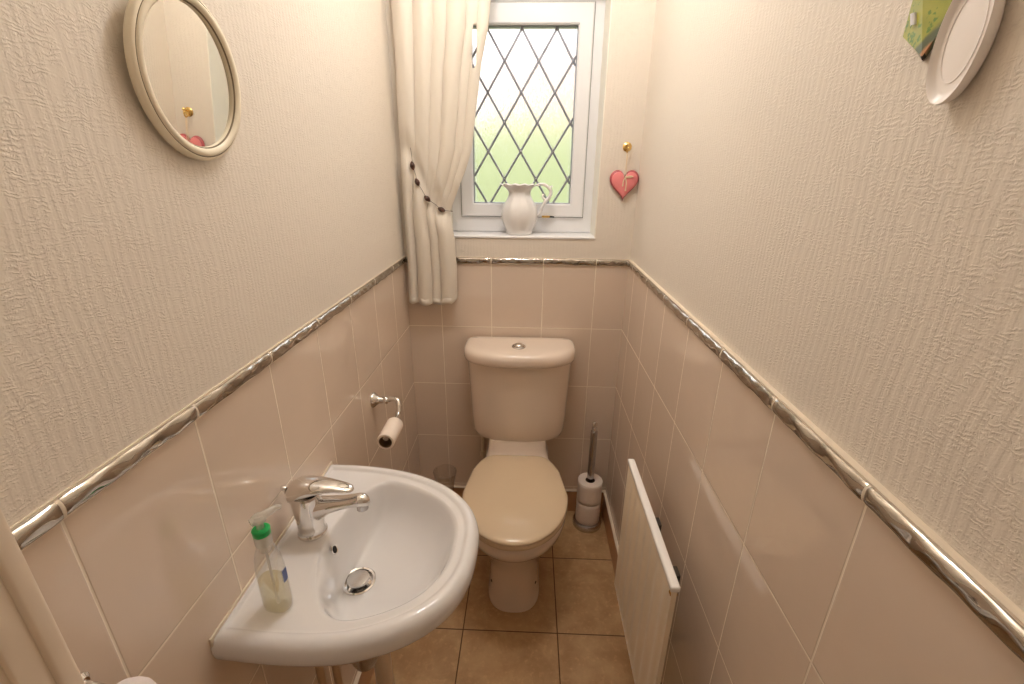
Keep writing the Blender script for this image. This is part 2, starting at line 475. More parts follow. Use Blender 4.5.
# lead lattice clipped to the pane
bm = bmesh.new()
GX0, GX1, GZ0, GZ1 = 0.2595, 0.6295, 1.3735, 1.9590
dx, dz = 0.06125, 0.0995; nx, nz = 0.314, 1.957
def clip_seg(p, q):
    t0, t1 = 0.0, 1.0; dxx, dzz = q[0]-p[0], q[1]-p[1]
    for a, b in ((-dxx, p[0]-GX0), (dxx, GX1-p[0]), (-dzz, p[1]-GZ0), (dzz, GZ1-p[1])):
        if abs(a) < 1e-9:
            if b < 0: return None
        else:
            r = b/a
            if a < 0: t0 = max(t0, r)
            else: t1 = min(t1, r)
    if t0 >= t1: return None
    return (p[0]+dxx*t0, p[1]+dzz*t0), (p[0]+dxx*t1, p[1]+dzz*t1)
for sgn in (1, -1):
    for k in range(-12, 13):
        bx = nx + 2*dx*k
        s = clip_seg((bx - 10*dx*sgn, nz - 10*dz), (bx + 10*dx*sgn, nz + 10*dz))
        if s is None: continue
        a, b = Vector((s[0][0], 0, s[0][1])), Vector((s[1][0], 0, s[1][1]))
        d = (b-a).normalized(); pn = Vector((-d.z, 0, d.x))*0.0041
        yy0, yy1 = FY+0.0145, FY+0.0178
        pr = []
        for e in (a, b):
            pr.append([e+pn+Vector((0, yy1, 0)), e+pn*0.7+Vector((0, yy0, 0)), e-pn*0.7+Vector((0, yy0, 0)), e-pn+Vector((0, yy1, 0))])
        add_rings(bm, pr, True, True, True)
for i in range(-8, 9):
    for j in range(-14, 3):
        if (i + j) % 2: continue
        x, z = nx + dx*i, nz + dz*j
        if GX0+0.004 < x < GX1-0.002 and GZ0+0.002 < z < GZ1+0.001:
            add_lathe(bm, [(0.0062, 0.0), (0.0050, -0.0012), (0.001, -0.002)], (x, FY+0.0155, z), 'y', 10)
obj('lead_lattice', bm, M['lead'], win)
# sill board and painted reveals
bm = bmesh.new(); add_box(bm, WX0 + 0.0005, WX1 + 0.001, -0.004, FY + 0.02, WZ0 - 0.003, WZ0 + 0.006, bev=0.003, seg=3)
obj('window_sill', bm, M['upvc'], win)
bm = bmesh.new()
add_box(bm, WX1 - 0.003, WX1 + 0.001, -0.0015, WD, WZ0 + 0.003, WZ1, bev=0.001)
add_box(bm, WX0 - 0.001, WX0 + 0.003, -0.0015, WD, WZ0 + 0.003, WZ1, bev=0.001)
add_box(bm, WX0, WX1, -0.0015, WD, WZ1 - 0.003, WZ1 + 0.001, bev=0.001)
obj('window_reveal', bm, M['reveal'], win, smooth=False)
# brass stay lever on the sash
bm = bmesh.new()
add_box(bm, 0.524, 0.556, FY-0.019, FY-0.011, 1.3195, 1.3275, bev=0.002)
h_ = obj('window_handle', bm, M['brass'], win); h_['label'] = 'small brass lever'
bm = bmesh.new(); add_tube(bm, [(0.556, FY-0.014, 1.3235), (0.566, FY-0.016, 1.3235), (0.572, FY-0.016, 1.322)], 0.003, 8)
obj('lever_tip', bm, M['black'], h_)

# ------------------------------------------------------------------ garden outside
bm = bmesh.new(); add_box(bm, -14, 14, 0.4, 30, -0.25, -0.15)
obj('ground', bm, M['grass'], smooth=False, kind='structure')
def hedge(x0, x1, y, h, label):
    bm = bmesh.new(); n, m = 60, 18; rings = []
    for i in range(n+1):
        x = x0 + (x1-x0)*i/n; ring = []
        for j in range(m):
            a = 2*PI*j/m
            k = 1 + 0.10*math.sin(i*1.7+j*2.3) + 0.08*random.uniform(-1, 1)
            ring.append((x, y + 0.45*spow(math.cos(a), 0.6)*k, -0.2 + (h+0.2)*0.5*(1 + spow(math.sin(a), 0.6)*k*0.97)))
        rings.append(ring)
    add_rings(bm, rings, True, True, True)
    return tag(obj('hedge', bm, M['hedge']), label, 'hedge')
hedge(-6, 7, 5.0, 2.15, 'long clipped green hedge blurred behind the leaded window glass')
hs = empty('house', (4.5, 17, -0.15), 'orange brick house beyond the hedge, blurred through the window', 'house')
bm = bmesh.new(); add_box(bm, -2.6, 9.0, 14, 20, -0.15, 5.0)
obj('wall', bm, M['brick'], hs, smooth=False)
bm = bmesh.new()
rf = [[(-2.9, 13.7, 5.0), (-2.9, 20.3, 5.0), (-2.9, 17, 6.0)], [(9.3, 13.7, 5.0), (9.3, 20.3, 5.0), (9.3, 17, 6.0)]]
add_rings(bm, rf, True, True, True); obj('roof', bm, M['rooftile'], hs, smooth=False)
for wx in (3.2, 6.0):
    bm = bmesh.new(); frame_ring(bm, wx, wx+1.4, 1.9, 3.2, wx+0.08, wx+1.32, 1.98, 3.12, 13.96, 14.02, 0.01)
    wf = obj('window', bm, M['upvc'], hs, smooth=False)
    bm = bmesh.new(); add_box(bm, wx+0.08, wx+1.32, 13.985, 13.995, 1.98, 3.12)
    obj('pane', bm, M['black'], wf, smooth=False)

# ------------------------------------------------------------------ toilet
XC = 0.4455
wc = empty('toilet', (XC, -0.35, 0), 'cream ceramic close-coupled toilet with closed beige seat below the window', 'toilet')
def egg(z, hw, yf, yb, yc=None, nf=2.0, nb=2.4, n=64, bw=None):
    yc = (yf*0.45 + yb*0.55) if yc is None else yc
    pts = []
    for i in range(n):
        a = 2*PI*i/n; c, s = math.cos(a), math.sin(a)
        if s <= 0: e = 2/nf; x = hw*spow(c, e); y = yc + (yc-yf)*spow(s, e)
        else:
            e = 2/nb; x = hw*spow(c, e); y = yc + (yb-yc)*spow(s, e)
            if bw: x *= 1 - (1-bw/hw)*(max(0, (y-yc)/(yb-yc)))**2.0
        pts.append((XC + x, y, z))
    return pts
bm = bmesh.new()
rs = [egg(0.0, 0.097, -0.545, -0.06, -0.42, 2.6, 4), egg(0.012, 0.096, -0.544, -0.06, -0.42, 2.6, 4),
      egg(0.03, 0.090, -0.538, -0.06, -0.42, 2.5, 4), egg(0.12, 0.090, -0.540, -0.06, -0.42, 2.4, 4),
      egg(0.18, 0.096, -0.550, -0.05, -0.42, 2.2, 4), egg(0.23, 0.112, -0.572, -0.04, -0.42, 2.1, 3.6),
      egg(0.28, 0.136, -0.602, -0.04, -0.42, 2.0, 3.2), egg(0.32, 0.156, -0.628, -0.035, -0.43, 2.0, 3.0, bw=0.105),
      egg(0.345, 0.168, -0.644, -0.035, -0.43, 2.0, 3.0, bw=0.102), egg(0.352, 0.175, -0.652, -0.035, -0.43, 2.0, 3.0, bw=0.100),
      egg(0.375, 0.180, -0.659, -0.035, -0.43, 2.0, 3.0, bw=0.100),
      egg(0.394, 0.180, -0.660, -0.035, -0.43, 2.0, 3.0, bw=0.100), egg(0.400, 0.176, -0.656, -0.038, -0.43, 2.0, 3.0, bw=0.096),
      egg(0.4005, 0.150, -0.63, -0.06, -0.43, 2.0, 3.0, bw=0.09)]
add_rings(bm, rs, True, True, True)
pan = obj('pan', bm, M['wcceramic'], wc, angle=50)
bm = bmesh.new()
for sx in (-1, 1):
    if sx == 1: bm = bmesh.new()
    add_lathe(bm, [(0.006, 0), (0.006, 0.002), (0.002, 0.004)], (XC + sx*0.0790, -0.487, 0.085), (sx*0.8, -0.6, 0.0), 12)
    obj('fixing_cap', bm, M['black'], pan)
# raised neck that carries the cistern
bm = bmesh.new()
def rrect(cx, cy, z, hx, hy, e=5, n=48):
    return [(cx + hx*spow(math.cos(2*PI*i/n), 2/e), cy + hy*spow(math.sin(2*PI*i/n), 2/e), z) for i in range(n)]
add_rings(bm, [rrect(XC, -0.12, 0.385, 0.128, 0.085), rrect(XC, -0.12, 0.402, 0.127, 0.084), rrect(XC, -0.112, 0.410, 0.122, 0.076),
               rrect(XC, -0.105, 0.43, 0.119, 0.072), rrect(XC, -0.10, 0.47, 0.117, 0.066)], True, True, True)
obj('neck', bm, M['wcceramic'], wc, angle=50)
# cistern body: flat back, bowed front, tapering down with a rounded foot
def cis(z, hw, yf, yb=-0.012, e=2.6, n=72):
    """flat back at yb, straight short sides, bowed front"""
    pts = []; ym = yb + (yf-yb)*0.32
    for i in range(n):
        a = 2*PI*i/n; c, s = math.cos(a), math.sin(a)
        if s <= 0: pts.append((XC+0.003 + hw*spow(c, 2/e), ym + (ym-yf)*spow(s, 2/e), z))
        else: pts.append((XC+0.003 + hw*spow(c, 2/9), ym + (yb-ym)*spow(s, 2/9), z))
    return pts
bm = bmesh.new()
add_rings(bm, [cis(0.450, 0.130, -0.118), cis(0.452, 0.152, -0.134), cis(0.459, 0.170, -0.150), cis(0.472, 0.182, -0.161), cis(0.495, 0.189, -0.169),
               cis(0.56, 0.193, -0.175), cis(0.68, 0.198, -0.183), cis(0.79, 0.203, -0.190), cis(0.812, 0.204, -0.191),
               cis(0.825, 0.202, -0.189)], True, True, True)
cist = obj('cistern', bm, M['wcceramic'], wc, angle=55)
bm = bmesh.new()
add_rings(bm, [cis(0.811, 0.202, -0.194), cis(0.810, 0.209, -0.203), cis(0.814, 0.2145, -0.2095), cis(0.823, 0.217, -0.213), cis(0.840, 0.217, -0.213),
               cis(0.851, 0.2145, -0.210), cis(0.859, 0.2085, -0.203), cis(0.8635, 0.198, -0.192), cis(0.866, 0.176, -0.170, -0.03), cis(0.867, 0.13, -0.14, -0.05)], True, True, True)
obj('cistern_lid', bm, M['wcceramic'], wc, angle=55)
bm = bmesh.new()
add_lathe(bm, [(0.026, -0.003), (0.026, 0.002), (0.024, 0.0045), (0.020, 0.0045), (0.019, 0.002)], (XC, -0.128, 0.8675), 'z', 40)
fb = obj('flush_button', bm, M['satin'], wc)
bm = bmesh.new()
add_lathe(bm, [(0.0190, 0.0), (0.0190, 0.006), (0.0165, 0.0100), (0.0105, 0.0128), (0.003, 0.0138)], (XC, -0.128, 0.8675), 'z', 32)
obj('button_cap', bm, M['chrome'], fb)
# seat ring and lid
def seat(z, d, hw=0.184, yf=-0.665, yb=-0.203):
    return egg(z, hw-d, yf+d, yb-d*0.6, -0.43, 2.0, 9.0, 80, bw=0.120-d*0.7)
bm = bmesh.new()
inner = [egg(z, 0.105, -0.585, -0.28, -0.44, 2, 2, 80) for z in (0.422, 0.404)]
add_rings(bm, [seat(0.404, 0.004), seat(0.408, 0.0), seat(0.416, 0.0), seat(0.4215, 0.004)] + inner, True, loop=True)
st = obj('seat', bm, M['seat'], wc, angle=50)
bm = bmesh.new()
add_rings(bm, [seat(0.4240, 0.006), seat(0.4252, 0.001), seat(0.4285, -0.0005), seat(0.4325, 0.001), seat(0.4355, 0.0045), seat(0.4385, 0.011), seat(0.4425, 0.024),
               seat(0.4475, 0.045), seat(0.4525, 0.075), seat(0.4558, 0.105), seat(0.4572, 0.135)], True, True, True)
obj('seat_lid', bm, M['seat'], wc, angle=60)
for sx in (-1, 1):
    bm = bmesh.new()
    add_lathe(bm, [(0.006, -0.02), (0.008, -0.016), (0.008, 0.016), (0.006, 0.02)], (XC + sx*0.075, -0.222, 0.412), 'x', 20)
    add_lathe(bm, [(0.013, 0), (0.013, 0.006), (0.009, 0.010)], (XC + sx*0.075, -0.222, 0.400), 'z', 20)
    obj('hinge', bm, M['seat'], wc)

# supply pipe beside the pan
bm = bmesh.new()
add_tube(bm, smooth_path([(0.292, -0.022, 0.0), (0.292, -0.022, 0.2), (0.292, -0.022, 0.40), (0.296, -0.035, 0.455), (0.315, -0.055, 0.475)], 8), 0.0085, 14)
add_lathe(bm, [(0.013, 0), (0.013, 0.03)], (0.292, -0.022, 0.30), 'z', 8)
tag(obj('water_pipe', bm, M['whitepipe']), 'pale upright water pipe behind the left side of the toilet', 'pipe')

# ------------------------------------------------------------------ basin
BC = Vector((0.20, -1.037)); ZB = 0.820
bs = empty('wash_basin', (0.0, -1.037, 0.80), 'white ceramic D-shaped wash basin on the left wall', 'basin')
def in_outer(x, y, d, dl):
    yy = abs(y - BC.y)
    if x < dl: return False
    near = y < BC.y
    b0 = (0.227 + 0.013*min(1, x/0.2)) if near else 0.229
    if x <= 0.03: return yy <= b0 - d
    a, b, n = 0.357 - d, b0 - d, (2.65 if near else 2.18)
    return ((x-0.03)/a)**n + (yy/b)**n <= 1
def r_outer(th, d, dl):
    c, s = math.cos(th), math.sin(th); lo, hi = 0.0, 0.6
    for _ in range(34):
        m = (lo+hi)/2
        if in_outer(BC.x + c*m, BC.y + s*m, d, dl): lo = m
        else: hi = m
    return lo
NA = 192
# angles: even, plus the two wall corners
ca = math.atan2(0.229, -0.20)
angs = sorted([2*PI*i/NA - PI + 0.0001 for i in range(NA)] + [ca, -ca, ca+0.012, -ca-0.012, ca-0.012, -ca+0.012])
def oring(z, d, dl=None):
    dl = d*0.45 if dl is None else dl
    return [Vector((BC.x + math.cos(t)*r_outer(t, d, dl), BC.y + math.sin(t)*r_outer(t, d, dl), z)) for t in angs]
def bedge(t):
    c, q = math.cos(t), math.sin(t)
    r1 = r_outer(t, 0.040, 0.0)
    lo, hi = 0.0, 0.5
    for _ in range(30):
        m = (lo+hi)/2; y = q*m
        if BC.x + c*m > 0.088 + 1.6*y*y + 15*y**4: lo = m
        else: hi = m
    return (r1**-14 + lo**-14)**(-1/14)
BEDGE = None
DR = Vector((0.141, -1.047))
def bring(z, s, sh):
    cx, cy = BC.x + (DR.x-BC.x)*sh, BC.y + (DR.y-BC.y)*sh
    return [Vector((cx + math.cos(t)*bedge(t)*s, cy + math.sin(t)*bedge(t)*s, z)) for t in angs]
def roundring(z, r): return [Vector((DR.x + math.cos(t)*r, DR.y + math.sin(t)*r, z)) for t in angs]
def mixring(a, b, f): return [p.lerp(q, f) for p, q in zip(a, b)]
bm = bmesh.new()
rings = []
rings += [roundring(0.655, 0.03), bring(0.665, 0.35, 0.8), bring(0.69, 0.60, 0.5), bring(0.725, 0.78, 0.25), oring(0.748, 0.055), oring(0.754, 0.030), oring(0.760, 0.016),
          oring(0.768, 0.006), oring(0.778, 0.0008), oring(0.792, -0.0015), oring(0.802, -0.001), oring(0.810, 0.0015), oring(0.8155, 0.0055), oring(0.8190, 0.0115), oring(0.8198, 0.0175),
          oring(0.8182, 0.0225), oring(0.8155, 0.0255), oring(0.8142, 0.0285)]
e1 = bring(0.8138, 1.0, 0.0); inn = oring(0.8142, 0.031)
rings += [mixring(inn, e1, 0.02), mixring(inn, e1, 0.9), e1]
prof = [(0.985, 0.8128, 0.0), (0.965, 0.810, 0.01), (0.945, 0.804, 0.02), (0.915, 0.793, 0.04), (0.875, 0.777, 0.08), (0.82, 0.760, 0.14), (0.74, 0.741, 0.24),
        (0.64, 0.729, 0.38), (0.52, 0.719, 0.55), (0.40, 0.712, 0.72), (0.29, 0.707, 0.88)]
for s, z, sh in prof:
    rings.append(bring(z, s, sh))
rings += [roundring(0.7035, 0.036), roundring(0.7015, 0.031), roundring(0.690, 0.024)]
add_rings(bm, rings, True, True, True)
obj('bowl', bm, M['ceramic'], bs, angle=60)
# white silicone along the wall
bm = bmesh.new(); add_box(bm, 0, 0.004, BC.y-0.228, BC.y+0.228, 0.806, 0.8225, bev=0.0015)
obj('silicone_seal', bm, M['cap'], bs)
# waste and plug
bm = bmesh.new()
add_lathe(bm, [(0.0345, -0.001), (0.0345, 0.0015), (0.032, 0.003), (0.0285, 0.002), (0.0262, -0.003), (0.024, -0.012)], (DR.x, DR.y, 0.7035), 'z', 48, cap0=False, cap1=True)
wst = obj('waste_ring', bm, M['chrome'], bs)
bm = bmesh.new()
add_lathe(bm, [(0.008, -0.008), (0.0215, 0.003), (0.0225, 0.006), (0.021, 0.008), (0.012, 0.0092), (0.003, 0.0095)], (DR.x, DR.y, 0.7035), 'z', 40)
obj('plug', bm, M['satin'], wst)
# overflow slot in the back of the bowl
bm = bmesh.new()
oc = Vector((0.1035, -1.052, 0.790)); on = Vector((1, 0, 0.42)).normalized()
ou = Vector((0, 1, 0)); ov = on.cross(ou)
add_rings(bm, [circ(oc, 0.0100, ou, ov, 24), circ(oc+on*0.0022, 0.0092, ou, ov, 24), circ(oc+on*0.0016, 0.0072, ou, ov, 24)], True, False, False)
of = obj('overflow_ring', bm, M['chrome'], bs)
bm = bmesh.new(); f = bm.faces.new([bm.verts.new(p) for p in circ(oc+on*0.0015, 0.0073, ou, ov, 24)])
bmesh.ops.extrude_face_region(bm, geom=[f]); obj('overflow_hole', bm, M['darkhole'], of)

# mixer tap
tp = empty('basin_mixer_tap', (0.055, -1.031, 0.8145), 'chrome single-lever mixer tap standing on the wash basin', 'tap')
TX, TY, TZ = 0.055, -1.031, 0.8145
def el(cx, cy, z, rx, ry, n=40): return [(cx + rx*math.cos(2*PI*i/n), cy + ry*math.sin(2*PI*i/n), z) for i in range(n)]
bm = bmesh.new()
add_rings(bm, [el(TX, TY, TZ-0.001, 0.0280, 0.0280), el(TX, TY, TZ+0.003, 0.0280, 0.0280), el(TX, TY, TZ+0.0045, 0.0262, 0.0262), el(TX, TY, TZ+0.02, 0.0256, 0.0256),
               el(TX, TY, TZ+0.045, 0.0272, 0.0262), el(TX-0.001, TY, TZ+0.066, 0.0286, 0.0266), el(TX-0.002, TY, TZ+0.088, 0.0290, 0.0266), el(TX-0.003, TY, TZ+0.094, 0.0280, 0.0256)], True, True, True)
obj('body', bm, M['chrome'], tp, angle=50)
def sect(c, t, hw, hh, n=28, e=2.3):
    """upright elliptical section across a mostly-x direction"""
    t = Vector(t).normalized(); U = Vector((0, 1, 0)); V = t.cross(U).normalized()
    return [Vector(c) + U*hw*spow(math.cos(2*PI*i/n), 2/e) + V*hh*spow(math.sin(2*PI*i/n), 2/e) for i in range(n)]
bm = bmesh.new()
sp = [((TX+0.000, 0.868), 0.0205, 0.0270), ((TX+0.022, 0.874), 0.0200, 0.0225), ((TX+0.045, 0.883), 0.0175, 0.0155), ((TX+0.070, 0.889), 0.0148, 0.0115),
      ((TX+0.092, 0.894), 0.0140, 0.0110), ((TX+0.104, 0.896), 0.0138, 0.0125), ((TX+0.114, 0.896), 0.0122, 0.0128), ((TX+0.121, 0.895), 0.0075, 0.009), ((TX+0.124, 0.894), 0.002, 0.003)]
add_rings(bm, [sect((c[0], TY, c[1]), (1, 0, 0.16), a, b) for c, a, b in sp], True, True, True)
so = obj('spout', bm, M['chrome'], tp, angle=60)
bm = bmesh.new(); add_lathe(bm, [(0.0105, 0.0), (0.0112, -0.004), (0.0112, -0.012), (0.009, -0.0135), (0.008, -0.010)], (TX+0.108, TY, 0.888), 'z', 28)
obj('aerator', bm, M['satin'], so)
bm = bmesh.new()
lv = [((TX-0.033, 0.908), 0.006, 0.006), ((TX-0.032, 0.909), 0.0155, 0.013), ((TX-0.026, 0.912), 0.0235, 0.0190), ((TX-0.012, 0.918), 0.0268, 0.0205), ((TX+0.006, 0.923), 0.0268, 0.0175),
      ((TX+0.024, 0.926), 0.0245, 0.0125), ((TX+0.044, 0.927), 0.0205, 0.0085), ((TX+0.062, 0.926), 0.0170, 0.0062), ((TX+0.080, 0.923), 0.0142, 0.0050), ((TX+0.090, 0.921), 0.0105, 0.0040), ((TX+0.095, 0.920), 0.003, 0.0015)]
add_rings(bm, [sect((c[0], TY, c[1]), (1, 0, 0.02), a, b, 32, 2.15) for c, a, b in lv], True, True, True)
le = obj('lever', bm, M['chrome'], tp, angle=60)
bm = bmesh.new()
lc = Vector((TX+0.076, TY, 0.9288)); U_ = Vector((1, 0, -0.15)).normalized()
add_rings(bm, [[p + Vector((0, 0, 0.0006*math.sin(2*PI*k/6))) + (p-lc).normalized()*0.0007*math.cos(2*PI*k/6) for p in circ(lc, 0.011, U_, (0, 1, 0), 36, 0.0062)] for k in range(6)], True, loop=True)
obj('lever_ring', bm, M['satin'], le)
bm = bmesh.new()
add_tube(bm, [(TX-0.026, TY-0.004, 0.870), (TX-0.034, TY-0.004, 0.900), (TX-0.039, TY-0.004, 0.918)], [0.0025, 0.0025, 0.0035], 10)
add_lathe(bm, [(0.003, 0), (0.0065, 0.004), (0.006, 0.009), (0.002, 0.011)], (TX-0.039, TY-0.004, 0.916), 'z', 18)
obj('pop_up_rod', bm, M['chrome'], tp)

# waste trap and pipes under the basin
bm = bmesh.new()
add_lathe(bm, [(0.018, 0.655), (0.018, 0.60), (0.024, 0.598), (0.032, 0.595), (0.032, 0.50), (0.030, 0.47), (0.024, 0.452), (0.010, 0.446)], (0.127, -1.040, 0), 'z', 28)
add_tube(bm, [(0.127, -1.04, 0.575), (0.127, -1.02, 0.575), (0.06, -0.98, 0.572), (0.0, -0.97, 0.57)], 0.017, 14)
tag(obj('waste_trap', bm, M['satin']), 'grey bottle trap hanging under the wash basin', 'waste pipe')
def pipe(x, y, label, r=0.0085, top=0.66):
    bm = bmesh.new()
    add_tube(bm, smooth_path([(x, y, 0.0), (x, y, 0.3), (x, y, 0.5), (x, y, top)], 6), r, 14)
    return bm
bm = pipe(0.046, -1.085, '')
hp = obj('supply_pipe', bm, M['copper'])
tag(hp, 'pale painted water pipe under the basin with a dark valve', 'pipe')
bm = bmesh.new(); add_lathe(bm, [(0.012, 0.53), (0.018, 0.535), (0.018, 0.565), (0.012, 0.575)], (0.046, -1.085, 0), 'z', 8)
add_tube(bm, [(0.046, -1.085, 0.55), (0.028, -1.10, 0.55)], 0.008, 8)
v_ = obj('valve', bm, M['steel_dark'], hp)
bm = pipe(0.068, -1.062, '')
tag(obj('supply_pipe', bm, M['copper']), 'pale painted water pipe under the basin, plain, nearer the trap', 'pipe')
bm = pipe(0.140, -0.985, '', 0.021, 0.44)
tag(obj('waste_pipe', bm, M['whitepipe']), 'thick pale waste pipe rising from the floor under the basin', 'pipe')

# soap bottle
sb = empty('soap_bottle', (0.066, -1.203, 0.8142), 'clear pump bottle of pale yellow soap with green collar on the basin', 'soap dispenser')
SX, SY, SZ = 0.0730, -1.197, 0.8144
rot = math.radians(-8)
def bsec(z, a, b, e=2.6, n=40, k=1.0):
    pts = []
    for i in range(n):
        x = a*spow(math.cos(2*PI*i/n), 2/e); y = b*spow(math.sin(2*PI*i/n), 2/e)
        pts.append((SX + x*math.cos(rot) - y*math.sin(rot), SY + x*math.sin(rot) + y*math.cos(rot), SZ + z))
    return pts
HS = 1.25
outer = [(z*HS, a, b) for z, a, b in [(0.0, 0.020, 0.013), (0.002, 0.0225, 0.0155), (0.010, 0.0235, 0.0165), (0.04, 0.0235, 0.0165), (0.068, 0.0228, 0.0163), (0.083, 0.0205, 0.0155), (0.094, 0.0165, 0.0138), (0.102, 0.0125, 0.0118), (0.108, 0.0108, 0.0108), (0.114, 0.0108, 0.0108)]]
bm = bmesh.new()
ro = [bsec(z, a, b) for z, a, b in outer]
ri = [bsec(max(z, 0.0015)+0.0001, a-0.0011, b-0.0011) for z, a, b in outer]
add_rings(bm, ro + ri[::-1], True, True, True)
obj('bottle', bm, M['soapbottle'], sb, angle=60)
bm = bmesh.new()
add_rings(bm, [bsec(z, a-0.0016, b-0.0016) for z, a, b in [(0.0022, 0.0215, 0.0150), (0.010, 0.0235, 0.0165), (0.04, 0.0235, 0.0165), (0.062, 0.0234, 0.0165)]], True, True, True)
obj('liquid', bm, M['soap'], sb, angle=60)
bm = bmesh.new(); add_tube(bm, [(SX, SY, SZ+0.006), (SX, SY, SZ+0.142)], 0.0020, 8)
obj('dip_tube', bm, M['pumpclear'], sb)
bm = bmesh.new(); add_lathe(bm, [(0.0122, 0.134), (0.0128, 0.136), (0.0128, 0.152), (0.0112, 0.154)], (SX, SY, SZ), 'z', 28)
add_lathe(bm, [(0.009, 0.120), (0.009, 0.134)], (SX, SY, SZ), 'z', 20)
obj('cap', bm, M['pumpclear'], sb)
bm = bmesh.new(); add_lathe(bm, [(0.0130, 0.153), (0.0132, 0.162), (0.0112, 0.164), (0.006, 0.1645)], (SX, SY, SZ), 'z', 28)
obj('collar', bm, M['green'], sb)
bm = bmesh.new()
add_lathe(bm, [(0.0060, 0.160), (0.0052, 0.176), (0.0105, 0.177), (0.0110, 0.184), (0.007, 0.188)], (SX, SY, SZ), 'z', 20)
nd = Vector((0.60, 0.78, 0.12)).normalized(); p0 = Vector((SX, SY, SZ+0.182))
add_tube(bm, [p0 - nd*0.012, p0, p0 + nd*0.014, p0 + nd*0.026, p0 + nd*0.034 + Vector((0, 0, -0.004))], [0.006, 0.0080, 0.0064, 0.0048, 0.0040], 14)
obj('pump_nozzle', bm, M['pumpclear'], sb)
bm = bmesh.new()
def lab(z0, z1, i0, i1, off):
    rr = []
    for k in range(5):
        z = z0 + (z1-z0)*k/4
        full = bsec(z, 0.0235+off, 0.0165+off)
        rr.append([full[i % 40] for i in range(i0, i1)])
    return rr
add_rings(bm, lab(0.060, 0.084, -1, 3, 0.0005), closed=False, mi=1)
obj('label_sticker', bm, [M['whitelabel'], M['bluelabel']], sb)

# ------------------------------------------------------------------ mirror
MC = Vector((0.0, -1.0495, 1.6095)); MR = 0.1015
mi_ = empty('round_mirror', (0.0, MC.y, MC.z), 'round wall mirror in a cream distressed frame above the basin', 'mirror')
TILT = math.radians(3.9)
def mrot(bm):
    # leans out slightly at the top from its lowest point; turned a touch towards the camera
    piv = Vector((0.001, MC.y, MC.z-MR))
    bmesh.ops.rotate(bm, verts=bm.verts, cent=piv, matrix=Matrix.Rotation(math.radians(-0.9), 3, 'Z') @ Matrix.Rotation(TILT, 3, 'Y'))
    bmesh.ops.translate(bm, verts=bm.verts, vec=(0.0032, 0, 0))
def mrings(prof):
    out = []
    for r, h in prof:
        out.append([(h, MC.y + (r-0.000)*math.cos(2*PI*i/96), MC.z + (r+0.004)*math.sin(2*PI*i/96)) for i in range(96)])
    return out
bm = bmesh.new()
add_rings(bm, mrings([(0.0995, 0.001), (0.1012, 0.003), (0.1012, 0.0075), (0.1002, 0.0100), (0.0985, 0.0115), (0.0960, 0.0120)]), True, True, False)
add_rings(bm, mrings([(0.0950, 0.0120), (0.0935, 0.0140), (0.0900, 0.0148), (0.0868, 0.0136), (0.0846, 0.0112)]), True)
add_rings(bm, mrings([(0.0960, 0.0120), (0.0955, 0.0105), (0.0950, 0.0120)]), True, mi=1)
add_rings(bm, mrings([(0.0846, 0.0112), (0.0842, 0.0090), (0.0834, 0.0086)]), True, mi=1)
add_rings(bm, mrings([(0.0834, 0.0086), (0.0830, 0.0096), (0.0826, 0.0083), (0.0822, 0.0060)]), True, mi=0)
mrot(bm)
fr = obj('frame', bm, [M['frame'], M['framegroove']], mi_, angle=50)
bm = bmesh.new(); add_rings(bm, mrings([(0.084, 0.0055), (0.084, 0.0065)]), True, True, True); mrot(bm)
obj('mirror_glass', bm, M['mirror'], mi_, smooth=False)

# ------------------------------------------------------------------ paper holder and nearly used roll
ph = empty('toilet_roll_holder', (0.0, -0.488, 0.82), 'chrome hook toilet roll holder on the left tiled wall', 'toilet roll holder')
bm = bmesh.new(); add_lathe(bm, [(0.0245, 0), (0.0245, 0.003), (0.021, 0.008), (0.0145, 0.014), (0.011, 0.022), (0.009, 0.034)], (0, -0.488, 0.82), 'x', 32)
obj('wall_plate', bm, M['chrome'], ph)
bm = bmesh.new()
add_lathe(bm, [(0.0075, 0.032), (0.0105, 0.036), (0.0115, 0.041), (0.0105, 0.046), (0.007, 0.050)], (0, -0.488, 0.82), 'x', 24)
add_tube(bm, smooth_path([(0.046, -0.488, 0.821), (0.062, -0.488, 0.825), (0.077, -0.492, 0.823), (0.084, -0.502, 0.812), (0.085, -0.512, 0.797), (0.085, -0.524, 0.788), (0.085, -0.545, 0.786), (0.085, -0.60, 0.786), (0.085, -0.648, 0.786)], 7), 0.0082, 16)
obj('arm', bm, M['chrome'], ph)
bm = bmesh.new()
RC = Vector((0.085, 0, 0.7770))
o1 = [(RC.x + 0.0265*math.cos(2*PI*i/48), y, RC.z + 0.0265*math.sin(2*PI*i/48)) for i in range(48) for y in [0]]
def cy(y, r): return [(RC.x + r*math.cos(2*PI*i/48), y, RC.z + r*math.sin(2*PI*i/48)) for i in range(48)]
rl = empty('toilet_roll', (RC.x, -0.61, RC.z), 'nearly empty white toilet roll on the chrome wall hook', 'toilet roll')
add_rings(bm, [cy(-0.556, 0.0183), cy(-0.556, 0.0235), cy(-0.5575, 0.0246), cy(-0.6525, 0.0246), cy(-0.654, 0.0235), cy(-0.654, 0.0183)], True)
obj('paper', bm, M['paper'], rl, angle=50)
bm = bmesh.new(); add_rings(bm, [cy(-0.557, 0.0184), cy(-0.6535, 0.0184), cy(-0.6535, 0.0172), cy(-0.557, 0.0172)], True, loop=True)
obj('cardboard_core', bm, M['card'], rl, angle=50)

